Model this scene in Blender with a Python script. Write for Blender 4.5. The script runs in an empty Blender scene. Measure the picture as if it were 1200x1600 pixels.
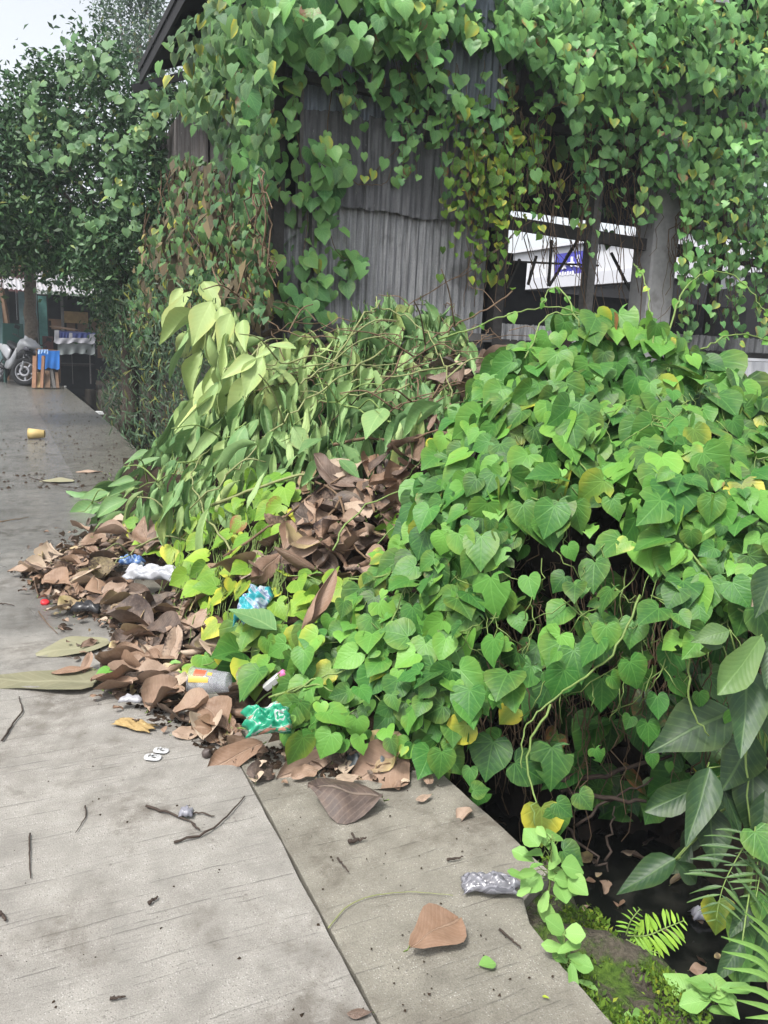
import bpy, math, random
import numpy as np
from math import radians, sin, cos, pi, sqrt, atan2
from mathutils import Matrix, Vector
RNG = np.random.default_rng(11)
random.seed(5)
S = bpy.context.scene
COL = S.collection

# ------------------------------------------------------------------ camera, sky, sun, exposure
F = 1230.0; H = 1.4                      # focal length in photo pixels (1200 x 1600), eye height
PITCH = radians(12.0); ROLL = radians(2.5); YAW = radians(25.5)
_f0 = np.array([sin(YAW), cos(YAW), 0.]); _r0 = np.array([cos(YAW), -sin(YAW), 0.]); _u0 = np.array([0, 0, 1.])
FW = cos(PITCH)*_f0 - sin(PITCH)*_u0
_up = sin(PITCH)*_f0 + cos(PITCH)*_u0
CR = cos(ROLL)*_r0 + sin(ROLL)*_up
CU = -sin(ROLL)*_r0 + cos(ROLL)*_up
EYE = np.array([0, 0, H])
cam_d = bpy.data.cameras.new('camera'); cam = bpy.data.objects.new('camera', cam_d); COL.objects.link(cam)
cam_d.sensor_fit = 'VERTICAL'; cam_d.sensor_height = 36; cam_d.lens = 36*F/1600
cam_d.clip_start = 0.05; cam_d.clip_end = 2000
m = Matrix.Identity(4)
for i in range(3):
    m[i][0] = CR[i]; m[i][1] = CU[i]; m[i][2] = -FW[i]; m[i][3] = EYE[i]
cam.matrix_world = m
S.camera = cam

W = bpy.data.worlds.new("World"); S.world = W; W.use_nodes = True
nt = W.node_tree; nt.nodes.clear()
sky = nt.nodes.new('ShaderNodeTexSky'); sky.sky_type = 'NISHITA'; sky.sun_disc = False
SUN_EL, SUN_AZ = radians(60), radians(-118)
sky.sun_elevation = SUN_EL; sky.sun_rotation = SUN_AZ
sky.air_density = 1.0; sky.dust_density = 4.0; sky.ozone_density = 1.0
hs = nt.nodes.new('ShaderNodeHueSaturation'); hs.inputs['Saturation'].default_value = 0.26; hs.inputs['Value'].default_value = 1.22   # a white overcast sky
bg = nt.nodes.new('ShaderNodeBackground'); bg.inputs['Strength'].default_value = 0.135
wo = nt.nodes.new('ShaderNodeOutputWorld')
nt.links.new(sky.outputs[0], hs.inputs['Color']); nt.links.new(hs.outputs[0], bg.inputs[0]); nt.links.new(bg.outputs[0], wo.inputs[0])
sd = bpy.data.lights.new('sun', 'SUN'); sun = bpy.data.objects.new('sun', sd); COL.objects.link(sun)
sd.energy = 2.1; sd.angle = radians(10); sd.color = (1, 0.97, 0.92)
sv = Vector((sin(SUN_AZ)*cos(SUN_EL), cos(SUN_AZ)*cos(SUN_EL), sin(SUN_EL)))
sun.rotation_euler = sv.to_track_quat('Z', 'Y').to_euler()
S.view_settings.view_transform = 'Standard'; S.view_settings.look = 'None'
S.view_settings.exposure = 0.88; S.view_settings.gamma = 1.0; S.view_settings.use_curve_mapping = False
S.cycles.max_bounces = 7; S.cycles.diffuse_bounces = 2; S.cycles.transmission_bounces = 5; S.cycles.transparent_max_bounces = 8

# ------------------------------------------------------------------ measuring: photo pixel -> point of the place
def ray(px, py):
    px = np.asarray(px, float); py = np.asarray(py, float)
    return FW*F + CR*(px[..., None]-600) + CU*(800-py[..., None])
def G(px, py, z=0.):
    d = ray(px, py); return EYE + d*((z-H)/d[..., 2])[..., None]
def PY(px, py, Y):
    d = ray(px, py); return EYE + d*(np.asarray(Y)/d[..., 1])[..., None]
def PX(px, py, X):
    d = ray(px, py); return EYE + d*(np.asarray(X)/d[..., 0])[..., None]
def PR(px, py, r):
    d = ray(px, py); h = np.hypot(d[..., 0], d[..., 1]); return EYE + d*(np.asarray(r)/h)[..., None]
def proj(P):
    q = np.asarray(P, float)-EYE; w = q@FW
    return 600+F*(q@CR)/w, 800-F*(q@CU)/w
def dist(P): return np.linalg.norm(np.asarray(P)-EYE, axis=-1)
def inpoly(px, py, poly):
    poly = np.asarray(poly, float); x, y = np.asarray(px), np.asarray(py)
    c = np.zeros(x.shape, bool); n = len(poly); j = n-1
    for i in range(n):
        xi, yi = poly[i]; xj, yj = poly[j]
        if yi != yj:
            c ^= ((yi > y) != (yj > y)) & (x < (xj-xi)*(y-yi)/(yj-yi)+xi)
        j = i
    return c
def hexpts(poly, s, jit=.42):
    poly = np.asarray(poly, float); x0, y0 = poly.min(0)-s; x1, y1 = poly.max(0)+s
    ys = np.arange(y0, y1, s*.87); pts = []
    for k, y in enumerate(ys):
        xs = np.arange(x0+(k % 2)*s/2, x1, s); pts.append(np.stack([xs, np.full_like(xs, y)], 1))
    p = np.concatenate(pts); p = p + RNG.uniform(-jit, jit, p.shape)*s
    return p[inpoly(p[:, 0], p[:, 1], poly)]
class VNoise:
    """smooth value noise on the plane, about 0..1"""
    def __init__(s, seed): s.g = np.random.default_rng(seed).random((64, 64))
    def one(s, x, y):
        i = np.floor(x).astype(int); j = np.floor(y).astype(int); u = x-i; v = y-j; u = u*u*(3-2*u); v = v*v*(3-2*v); g = s.g
        return (g[i % 64, j % 64]*(1-u)+g[(i+1) % 64, j % 64]*u)*(1-v)+(g[i % 64, (j+1) % 64]*(1-u)+g[(i+1) % 64, (j+1) % 64]*u)*v
    def __call__(s, x, y): x = np.asarray(x, float); y = np.asarray(y, float); return .65*s.one(x, y)+.35*s.one(x*2.3+7, y*2.3+3)
VN1, VN2, VN3 = VNoise(1), VNoise(2), VNoise(3)
class RangeMap:
    """thin-plate surface through measured points (photo x, y, horizontal range in metres; None = on the ground)"""
    def __init__(s, ctrl):
        P = np.array([[a, b] for a, b, _ in ctrl], float)/100
        R = []
        for a, b, r in ctrl:
            if r is None:
                g = G(a, b); r = math.hypot(g[0], g[1])
            R.append(r)
        n = len(P); D = np.linalg.norm(P[:, None]-P[None], axis=2)
        K = np.where(D > 0, D*D*np.log(D+1e-9), 0) + np.eye(n)*.02
        A = np.zeros((n+3, n+3)); A[:n, :n] = K; A[:n, n] = 1; A[:n, n+1:] = P; A[n, :n] = 1; A[n+1:, :n] = P.T
        b = np.zeros(n+3); b[:n] = R
        s.w = np.linalg.solve(A, b); s.P = P; s.lo = min(R)-.1; s.hi = max(R)+.5
    def r(s, px, py):
        q = np.stack([np.asarray(px, float), np.asarray(py, float)], -1)/100
        D = np.linalg.norm(q[..., None, :]-s.P, axis=-1)
        K = D*D*np.log(D+1e-9); n = len(s.P)
        return np.clip(K@s.w[:n]+s.w[n]+q@s.w[n+1:], s.lo, s.hi)
    def pt(s, px, py, off=0.): return PR(px, py, s.r(px, py)+off)
    def nrm(s, px, py, e=9.):
        px = np.asarray(px, float); py = np.asarray(py, float)
        a = s.pt(px+e, py)-s.pt(px-e, py); b = s.pt(px, py-e)-s.pt(px, py+e)
        n = np.cross(a, b); n /= np.linalg.norm(n, axis=-1, keepdims=True)+1e-9
        return n

# ------------------------------------------------------------------ object helpers
def tag(o, label=None, cat=None, group=None, kind=None):
    if label: o['label'] = label
    if cat: o['category'] = cat
    if group: o['group'] = group
    if kind: o['kind'] = kind
    return o
def link(name, data, mat=None, parent=None):
    o = bpy.data.objects.new(name, data); COL.objects.link(o)
    if mat is not None:
        data.materials.clear(); data.materials.append(mat)
    if parent is not None: o.parent = parent
    return o
def empty(name, loc, rz=0., label=None, cat=None, group=None, kind=None):
    o = bpy.data.objects.new(name, None); COL.objects.link(o); o.empty_display_size = .05
    o.location = [float(v) for v in loc]; o.rotation_euler = (0, 0, rz)
    return tag(o, label, cat, group, kind)
def raw_mesh(name, V, loops, starts, uv=None, col=None, smooth=True):
    V = np.ascontiguousarray(V, np.float32); loops = np.ascontiguousarray(loops, np.int32); starts = np.ascontiguousarray(starts, np.int32)
    me = bpy.data.meshes.new(name)
    me.vertices.add(len(V)); me.vertices.foreach_set('co', V.ravel())
    me.loops.add(len(loops)); me.loops.foreach_set('vertex_index', loops)
    me.polygons.add(len(starts)); me.polygons.foreach_set('loop_start', starts)
    me.polygons.foreach_set('use_smooth', np.full(len(starts), smooth, bool))
    if uv is not None:
        l = me.uv_layers.new(name='UVMap'); l.data.foreach_set('uv', np.ascontiguousarray(np.asarray(uv, np.float32)[loops]).ravel())
    if col is not None:
        a = me.color_attributes.new('lc', 'FLOAT_COLOR', 'POINT'); a.data.foreach_set('color', np.ascontiguousarray(col, np.float32).ravel())
    me.update(calc_edges=True)
    return me
def poly_mesh(name, V, Fs, uv=None, smooth=False):
    loops = []; starts = []
    for f in Fs:
        starts.append(len(loops)); loops += list(f)
    return raw_mesh(name, np.array(V, float), loops, starts, uv, None, smooth)
class MB:
    """collects shapes into ONE mesh object"""
    def __init__(s): s.V = []; s.F = []
    def add(s, V, Fs):
        o = len(s.V); s.V += [tuple(map(float, v)) for v in V]; s.F += [[i+o for i in f] for f in Fs]; return s
    def box(s, c, d, rot=None, taper=1., bev=0.):
        x, y, z = [v/2 for v in d]; b = min(bev, x*.9, y*.9)
        if b > 0:
            ring = [(-x+b, -y), (x-b, -y), (x, -y+b), (x, y-b), (x-b, y), (-x+b, y), (-x, y-b), (-x, -y+b)]
        else:
            ring = [(-x, -y), (x, -y), (x, y), (-x, y)]
        n = len(ring)
        V = [(a, b_, -z) for a, b_ in ring]+[(a*taper, b_*taper, z) for a, b_ in ring]
        Fs = [list(range(n))[::-1], list(range(n, 2*n))]+[[i, (i+1) % n, n+(i+1) % n, n+i] for i in range(n)]
        R = rot if rot is not None else Matrix.Identity(3)
        V = [tuple(R@Vector(v)+Vector([float(q) for q in c])) for v in V]
        return s.add(V, Fs)
    def beam(s, a, b, w, h, upv=(0, 0, 1)):
        a = Vector([float(q) for q in a]); b = Vector([float(q) for q in b]); x = (b-a).normalized(); u = Vector(upv)
        y = u.cross(x)
        if y.length < 1e-4: y = Vector((1, 0, 0)).cross(x)
        y.normalize(); z = x.cross(y); R = Matrix((x, y, z)).transposed()
        return s.box((a+b)/2, ((b-a).length, w, h), R)
    def tube(s, pts, rad, n=6, caps=True):
        V, Fs = tube(pts, rad, n, caps); return s.add(V, Fs)
    def lathe(s, prof, c=(0, 0, 0), n=20, R=None):
        V = []; Fs = []
        for r, z in prof:
            for k in range(n):
                a = 2*pi*k/n; V.append((r*cos(a), r*sin(a), z))
        for i in range(len(prof)-1):
            for k in range(n):
                Fs.append([i*n+k, i*n+(k+1) % n, (i+1)*n+(k+1) % n, (i+1)*n+k])
        R = R or Matrix.Identity(3)
        V = [tuple(R@Vector(v)+Vector([float(q) for q in c])) for v in V]
        return s.add(V, Fs)
    def build(s, name, mat, parent=None, smooth=False):
        me = poly_mesh(name, s.V, s.F, None, smooth)
        return link(name, me, mat, parent)
def tube(pts, rad, n=6, caps=True):
    pts = [Vector([float(c) for c in p]) for p in pts]; m_ = len(pts)
    if not hasattr(rad, '__len__'): rad = [rad]*m_
    V = []; Fs = []; u = None
    for i, p in enumerate(pts):
        t = (pts[min(i+1, m_-1)]-pts[max(i-1, 0)])
        if t.length < 1e-8: t = Vector((0, 0, 1))
        t.normalize()
        if u is None:
            u = t.orthogonal().normalized()
        else:
            u = (u-t*u.dot(t))
            u = u.normalized() if u.length > 1e-6 else t.orthogonal().normalized()
        w = t.cross(u)
        for k in range(n):
            a = 2*pi*k/n; V.append(tuple(p+(u*cos(a)+w*sin(a))*rad[i]))
    for i in range(m_-1):
        for k in range(n):
            Fs.append([i*n+k, i*n+(k+1) % n, (i+1)*n+(k+1) % n, (i+1)*n+k])
    if caps: Fs += [list(range(n))[::-1], [(m_-1)*n+k for k in range(n)]]
    return V, Fs
def smooth_path(P, k=4, wob=0.):
    """Catmull-Rom through the points"""
    P = [np.asarray(p, float) for p in P]; Q = [P[0]*2-P[1]]+P+[P[-1]*2-P[-2]]; out = []
    for i in range(1, len(Q)-2):
        for j in range(k):
            t = j/k; a, b, c, d = Q[i-1], Q[i], Q[i+1], Q[i+2]
            out.append(.5*((2*b)+(-a+c)*t+(2*a-5*b+4*c-d)*t*t+(-a+3*b-3*c+d)*t**3))
    out.append(Q[-2]); out = np.array(out)
    if wob: out[1:-1] += RNG.normal(0, wob, out[1:-1].shape)
    return out

# ------------------------------------------------------------------ node helpers
class NT:
    def __init__(s, name):
        s.m = bpy.data.materials.new(name); s.m.use_nodes = True; s.t = s.m.node_tree; s.t.nodes.clear()
        s.out = s.t.nodes.new('ShaderNodeOutputMaterial')
    def n(s, typ, **kw):
        nd = s.t.nodes.new('ShaderNode'+typ)
        for k, v in kw.items(): setattr(nd, k, v)
        return nd
    def l(s, a, b): s.t.links.new(a, b)
    def _in(s, sock, v):
        if isinstance(v, bpy.types.NodeSocket): s.l(v, sock)
        elif hasattr(v, '__len__') and len(v) == 3 and sock.type == 'RGBA': sock.default_value = (*v, 1)
        else: sock.default_value = v
    def math(s, op, a, b=0., c=0., clamp=False):
        nd = s.n('Math', operation=op, use_clamp=clamp); s._in(nd.inputs[0], a); s._in(nd.inputs[1], b); s._in(nd.inputs[2], c); return nd.outputs[0]
    def mix(s, f, a, b, mode='MIX'):
        nd = s.n('Mix', data_type='RGBA', blend_type=mode); s._in(nd.inputs[0], f); s._in(nd.inputs[6], a); s._in(nd.inputs[7], b); return nd.outputs[2]
    def mixf(s, f, a, b):
        nd = s.n('Mix', data_type='FLOAT'); s._in(nd.inputs[0], f); s._in(nd.inputs[2], a); s._in(nd.inputs[3], b); return nd.outputs[0]
    def ss(s, v, lo, hi):
        nd = s.n('MapRange', interpolation_type='SMOOTHSTEP'); s._in(nd.inputs[0], v); nd.inputs[1].default_value = lo; nd.inputs[2].default_value = hi; return nd.outputs[0]
    def ramp(s, f, stops):
        nd = s.n('ValToRGB'); e = nd.color_ramp.elements
        while len(e) < len(stops): e.new(.5)
        for el, (p, c) in zip(e, stops): el.position = p; el.color = (*c, 1)
        s._in(nd.inputs[0], f); return nd.outputs[0]
    def noise(s, vec, scale, detail=3., rough=.55, dist=0.):
        nd = s.n('TexNoise'); nd.inputs['Scale'].default_value = scale; nd.inputs['Detail'].default_value = detail; nd.inputs['Roughness'].default_value = rough; nd.inputs['Distortion'].default_value = dist
        if vec is not None: s.l(vec, nd.inputs['Vector'])
        return nd.outputs['Fac']
    def vmul(s, vec, v):
        nd = s.n('VectorMath', operation='MULTIPLY'); s.l(vec, nd.inputs[0]); nd.inputs[1].default_value = v; return nd.outputs[0]
    def pos(s): return s.n('NewGeometry').outputs['Position']
    def obj(s): return s.n('TexCoord').outputs['Object']
    def bump(s, h, strength=.3, d=.01, normal=None):
        nd = s.n('Bump'); nd.inputs['Strength'].default_value = strength; nd.inputs['Distance'].default_value = d; s.l(h, nd.inputs['Height'])
        if normal is not None: s.l(normal, nd.inputs['Normal'])
        return nd.outputs[0]
    def bsdf(s, col, rough=.6, metal=0., spec=.5, normal=None, **kw):
        nd = s.n('BsdfPrincipled'); s._in(nd.inputs['Base Color'], col); s._in(nd.inputs['Roughness'], rough); s._in(nd.inputs['Metallic'], metal); s._in(nd.inputs['Specular IOR Level'], spec)
        if normal is not None: s.l(normal, nd.inputs['Normal'])
        for k, v in kw.items(): s._in(nd.inputs[k], v)
        return nd.outputs[0]
    def done(s, sh): s.l(sh, s.out.inputs[0]); return s.m
def plain(name, col, rough=.6, metal=0., var=.25, scale=12., bump=.15, dirt=None, spec=.35):
    """one colour with grain, blotches and a little relief"""
    t = NT(name); p = t.obj(); n1 = t.noise(p, scale, 5); n2 = t.noise(p, scale*.22, 3)
    k = t.math('ADD', t.math('MULTIPLY', n1, .5), t.math('MULTIPLY', n2, .5))
    c = t.ramp(k, [(.3, tuple(v*(1-var) for v in col)), (.7, tuple(min(1, v*(1+var)) for v in col))])
    if dirt: c = t.mix(t.ss(n2, .5, .7), c, dirt)
    return t.done(t.bsdf(c, rough, metal, spec, t.bump(n1, bump, .01)))
def leaf_mat(name, ramp3, yellow, brown, src, veins='palm', rough=.42, transl=.18, vein_gain=.27, back=.25, spec=.30, relief=.25, quilt_w=.28):
    """src 'obj' takes tone / yellowing / browning from the object colour, 'attr' from the mesh's own 'lc'"""
    t = NT(name)
    if src == 'obj': cs = t.n('ObjectInfo').outputs['Color']
    else:
        a = t.n('Attribute', attribute_name='lc'); cs = a.outputs['Color']
    sp = t.n('SeparateColor'); t.l(cs, sp.inputs[0]); R, Gc, B = sp.outputs
    uvn = t.n('UVMap', uv_map='UVMap'); sx = t.n('SeparateXYZ'); t.l(uvn.outputs[0], sx.inputs[0]); x, y = sx.outputs[0], sx.outputs[1]
    ax = t.math('ABSOLUTE', x)
    base = t.ramp(R, [(i/(len(ramp3)-1), q) for i, q in enumerate(ramp3)]); ramp3 = (ramp3[0], ramp3[len(ramp3)//2], ramp3[-1])
    p = t.obj() if src == 'obj' else t.pos()
    nz = t.noise(p, 5. if src == 'obj' else 22., 4)
    base = t.mix(t.math('MULTIPLY', t.ss(nz, .35, .7), .35), base, t.mix(.5, base, (ramp3[2][0]*.9, ramp3[2][1]*.8, ramp3[2][2]*.8)))
    petiole = t.math('LESS_THAN', y, -1.5)
    hgt = nz
    if veins:
        if veins == 'palm':
            ang = t.math('ARCTAN2', x, t.math('ADD', y, .02)); rr = t.math('SQRT', t.math('ADD', t.math('MULTIPLY', x, x), t.math('MULTIPLY', y, y)))
            k = t.math('DIVIDE', ang, .62); fr = t.math('ABSOLUTE', t.math('SUBTRACT', k, t.math('ROUND', k)))
            d1 = t.math('MULTIPLY', t.math('MULTIPLY', fr, .62), rr)
            v1 = t.math('SUBTRACT', 1., t.ss(d1, .006, .026))
            k2 = t.math('MULTIPLY', t.math('SUBTRACT', y, t.math('MULTIPLY', ax, .75)), 6.5)
        else:
            v1 = t.math('SUBTRACT', 1., t.ss(ax, .008, .026))
            k2 = t.math('MULTIPLY', t.math('SUBTRACT', y, t.math('MULTIPLY', ax, .8)), 10.)
        f2 = t.math('ABSOLUTE', t.math('SUBTRACT', k2, t.math('ROUND', k2)))
        v2 = t.math('MULTIPLY', t.math('SUBTRACT', 1., t.ss(f2, .03, .16)), .40)
        v = t.math('MAXIMUM', v1, v2)
        base = t.mix(t.math('MULTIPLY', v, vein_gain), base, t.mix(.6, base, tuple(min(1, c*1.5+.03) for c in ramp3[2])))
        quilt = t.math('ADD', t.math('MULTIPLY', f2, quilt_w), t.math('MULTIPLY', nz, .6))
        hgt = t.math('SUBTRACT', quilt, t.math('MULTIPLY', v1, .3))
    edge = t.ss(t.math('ADD', t.math('ADD', ax, t.math('MULTIPLY', nz, .25)), t.math('MULTIPLY', y, .2)), .3, .72)
    base = t.mix(t.math('MULTIPLY', Gc, t.math('ADD', .35, edge), clamp=True), base, yellow)
    sp2 = t.noise(p, 14. if src == 'obj' else 60., 3)
    bm = t.ss(t.math('ADD', t.math('ADD', B, t.math('MULTIPLY', sp2, .5)), t.math('MULTIPLY', edge, .2)), .62, .85)
    base = t.mix(t.math('MULTIPLY', bm, t.ss(B, .02, .12)), base, brown)
    base = t.mix(petiole, base, (.16, .24, .06))
    gb = t.n('NewGeometry').outputs['Backfacing']
    base = t.mix(t.math('MULTIPLY', gb, back), base, t.mix(.5, base, tuple(min(1, c*1.25+.05) for c in ramp3[1])))
    bs = t.bsdf(base, t.mixf(nz, rough-.08, rough+.14), 0, spec, t.bump(hgt, relief, .01))
    tr = t.n('BsdfTranslucent'); t.l(base, tr.inputs[0])
    ms = t.n('MixShader'); ms.inputs[0].default_value = transl; t.l(bs, ms.inputs[1]); t.l(tr.outputs[0], ms.inputs[2])
    return t.done(ms.outputs[0])

# ------------------------------------------------------------------ leaf shapes (unit length, base at the origin, tip along +y, upper face +z)
def finish(V, Fs, uv):
    loops = []; starts = []
    for f in Fs: starts.append(len(loops)); loops += f
    return dict(V=np.array(V, float), loops=np.array(loops, np.int32), starts=np.array(starts, np.int32), uv=np.array(uv, float))
def add_petiole(V, Fs, uv, L=.5, r=.016, bend=.55):
    o = len(V); pts = [(0, 0, -.005), (0, -.06*L, -.30*L), (0, -.35*L, -.85*L*bend*1.6)]
    for (a, b, c) in pts:
        for k in range(3):
            an = 2*pi*k/3; V.append((a+r*cos(an), b+r*.6*sin(an), c+r*sin(an))); uv.append((0, -2.))
    for i in range(2):
        for k in range(3):
            Fs.append([o+i*3+k, o+i*3+(k+1) % 3, o+(i+1)*3+(k+1) % 3, o+(i+1)*3+k])
def heart(rng, hi=True, pet=.5):
    wd = rng.uniform(.88, 1.12); lobe = rng.uniform(.7, 1.15); fold = rng.uniform(-.05, .28); drop = rng.uniform(.05, .38); cup = rng.uniform(-.35, .25); tw = rng.uniform(-.3, .3); ph = rng.uniform(0, 6, 4)
    my = [0, .18, .38, .58, .77, .97]
    half = [(.23, -.06), (.28, .15), (.275, .36), (.215, .56), (.10, .755)]
    out = [(.45, -.09), (.545, .10), (.535, .31), (.425, .53), (.20, .745)]
    lob = [(.10, -.13*lobe), (.28, -.19*lobe)]
    V = [(0, y) for y in my]; Fs = []
    for s in (1, -1):
        h0 = len(V); V += [(s*a, b) for a, b in half]; o0 = len(V); V += [(s*a, b) for a, b in out]; l0 = len(V); V += [(s*a, b) for a, b in lob]
        q = []
        for j in range(4):
            q.append([j, h0+j, h0+j+1, j+1]); q.append([h0+j, o0+j, o0+j+1, h0+j+1])
        q += [[4, h0+4, 5], [h0+4, o0+4, 5], [0, l0, h0], [l0, l0+1, h0], [l0+1, o0, h0]]
        Fs += [f if s > 0 else f[::-1] for f in q]
    out3 = []; uv = []
    for (x, y) in V:
        uv.append((x, y)); x *= wd
        z = fold*abs(x)+cup*x*x-drop*max(0, y-.1)**2+tw*x*y+.02*sin(9*y+ph[0])*abs(x)*2+.018*sin(11*x+ph[1])*(abs(x) > .3)
        out3.append((x*(1-.25*fold*fold), y, z))
    if pet: add_petiole(out3, Fs, uv, pet)
    return finish(out3, Fs, uv)
def heart_lo(rng):
    wd = rng.uniform(.88, 1.1); fold = rng.uniform(0, .35); drop = rng.uniform(.05, .4)
    P = [(0, 0), (.26, -.16), (.52, .08), (.42, .5), (0, 1.03), (-.42, .5), (-.52, .08), (-.26, -.16), (0, .45)]
    Fs = [[0, 1, 2, 8], [8, 2, 3], [8, 3, 4], [8, 4, 5], [8, 5, 6], [0, 8, 6, 7]]
    V = [(x*wd, y, fold*abs(x)-drop*max(0, y)**2) for x, y in P]
    return finish(V, Fs, P)
def blade(rng, nu=7, nv=5, w=.42, power=.8, curl=0., bend=0., crumple=.0, fold=0., pet=0., ragged=0., twist=0., peak=.75, mirror_edge=0.):
    """an oblong leaf bent along its length (bend), rolled across (curl), crumpled"""
    ph = rng.uniform(0, 6.3, 6); V = []; uv = []; Fs = []
    y = 0.; z = 0.; ang = 0.
    for i in range(nu):
        t = i/(nu-1); wi = w*.5*max(.03, sin(pi*min(1, max(0, t))**peak))**power
        if i: y += cos(ang)/(nu-1); z -= sin(ang)/(nu-1)
        ang += bend/(nu-1)*(1+.5*sin(ph[5]+3*t))
        for j in range(nv):
            s = 2*j/(nv-1)-1; sr = s*(1+ragged*rng.uniform(-1, 1))
            th = curl*s*(1+.4*sin(ph[4]+4*t)); a = abs(curl) > 1e-3
            lx = wi*(sin(th)/curl if a else sr); lz = wi*((1-cos(th))/abs(curl)*np.sign(curl) if a else 0)
            lz += fold*wi*abs(s)
            dz = crumple*(sin(7*t+ph[0]+2*s)*.5+sin(13*t+ph[1]-3*s)*.3+sin(5*s+ph[2]+4*t)*.4)
            tz = twist*t*s*wi
            V.append((lx+crumple*.6*sin(9*t+ph[3]+s), y-sin(ang)*0*lz, z+lz+dz+tz)); uv.append((s*.5*w*1.6*max(.1, sin(pi*t**peak)), t))
    for i in range(nu-1):
        for j in range(nv-1):
            a = i*nv+j; Fs.append([a, a+1, a+nv+1, a+nv])
    if pet: add_petiole(V, Fs, uv, pet, .011, .15)
    return finish(V, Fs, uv)
def small_leaf(rng):
    b = rng.uniform(.0, .35); w = rng.uniform(.16, .27)
    V = [(0, 0, 0), (w, .45, .06), (0, 1., -b), (-w, .45, .06)]
    return finish(V, [[0, 1, 2, 3]], [(0, 0), (w, .45), (0, 1), (-w, .45)])
_r = np.random.default_rng(3)
HEART = [heart(_r, True, p) for p in (.5, .7, .4, .6, .55, .45, .65, .5, .6, .4)]
for _k in (3, 8):   # two chewed leaves
    _t = HEART[_k]; _q = [list(_t['loops'][s_:e_]) for s_, e_ in zip(_t['starts'], list(_t['starts'][1:])+[len(_t['loops'])])]
    _q = [f for i, f in enumerate(_q) if i not in ((5, 14) if _k == 3 else (16,))]; HEART[_k] = finish([tuple(v) for v in _t['V']], _q, [tuple(v) for v in _t['uv']])
HEARTN = [heart(_r, True, 0) for _ in range(6)]
HEARTL = [heart_lo(_r) for _ in range(6)]
SMALL = [small_leaf(_r) for _ in range(5)]
DRY = [blade(_r, 10, 8, _r.uniform(.50, .72), .55, _r.choice([-1, 1, 1])*_r.uniform(.05, .7)*_r.choice([1, 1, 2.4]), _r.uniform(-.45, .5)*_r.choice([.4, 1, 1.6]), _r.uniform(.03, .085), _r.choice([0, .25, .55]), .25, .26, _r.uniform(-1.2, 1.2), .85) for _ in range(28)]
ROLL_ = [blade(_r, 8, 7, .55, .6, _r.choice([-1, 1])*_r.uniform(2.2, 2.9), _r.uniform(-.3, .4), .015, 0, .2, .05, .3, .85) for _ in range(4)]
WILT = [blade(_r, 9, 7, _r.uniform(.22, .38), .85, _r.uniform(.5, 2.0)*_r.choice([1, 1, -1]), _r.uniform(-.1, .75), _r.uniform(.012, .04), _r.uniform(.1, .8), .3, .10, _r.uniform(-1.3, 1.3), .85) for _ in range(20)]
BROAD = [blade(_r, 9, 7, _r.uniform(.42, .52), .8, _r.uniform(.2, .6), _r.uniform(.15, .7), .010, .12, .25, .02, _r.uniform(-.2, .2), .9) for _ in range(8)]
OVAL = [blade(_r, 6, 5, _r.uniform(.62, .78), .65, _r.uniform(.15, .5), _r.uniform(.05, .5), .008, .08, .5, 0, 0, .9) for _ in range(6)]
STRAP = [blade(_r, 10, 3, .06, .5, .6, _r.uniform(.8, 2.0), .0, .2, 0, 0, 0, .6) for _ in range(6)]
_mesh_cache = {}
def tmesh(T, mat, name):
    k = (id(T), mat.name)
    if k not in _mesh_cache:
        me = raw_mesh(name, T['V'], T['loops'], T['starts'], T['uv']); me.materials.append(mat); _mesh_cache[k] = me
    return _mesh_cache[k]
def unit(a): return a/(np.linalg.norm(a, axis=-1, keepdims=True)+1e-9)
def frames(nrm, tip):
    """3x3 matrices whose columns are leaf x, y (tip) and z (upper face)"""
    z = unit(np.asarray(nrm, float)); y = unit(np.asarray(tip, float)); y = unit(y-z*np.sum(y*z, -1, keepdims=True)); x = np.cross(y, z)
    return np.stack([x, y, z], -1)
def joined(name, T, idx, Rm, P, size, cols, mat, parent=None):
    Vs = []; Ls = []; Ss = []; Us = []; Cs = []; vo = 0; lo = 0
    for k, t in enumerate(T):
        s = np.nonzero(idx == k)[0]
        if not len(s): continue
        n = len(t['V']); L = len(t['loops'])
        v = np.einsum('mij,nj->mni', Rm[s]*size[s][:, None, None], t['V'])+P[s][:, None, :]
        Vs.append(v.reshape(-1, 3))
        Ls.append((t['loops'][None]+(np.arange(len(s))*n)[:, None]+vo).ravel())
        Ss.append((t['starts'][None]+(np.arange(len(s))*L)[:, None]+lo).ravel())
        Us.append(np.tile(t['uv'], (len(s), 1))); Cs.append(np.repeat(cols[s], n, axis=0))
        vo += n*len(s); lo += L*len(s)
    if not Vs: return None
    me = raw_mesh(name, np.concatenate(Vs), np.concatenate(Ls), np.concatenate(Ss), np.concatenate(Us), np.concatenate(Cs))
    o = link(name, me, mat, parent); return o
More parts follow.
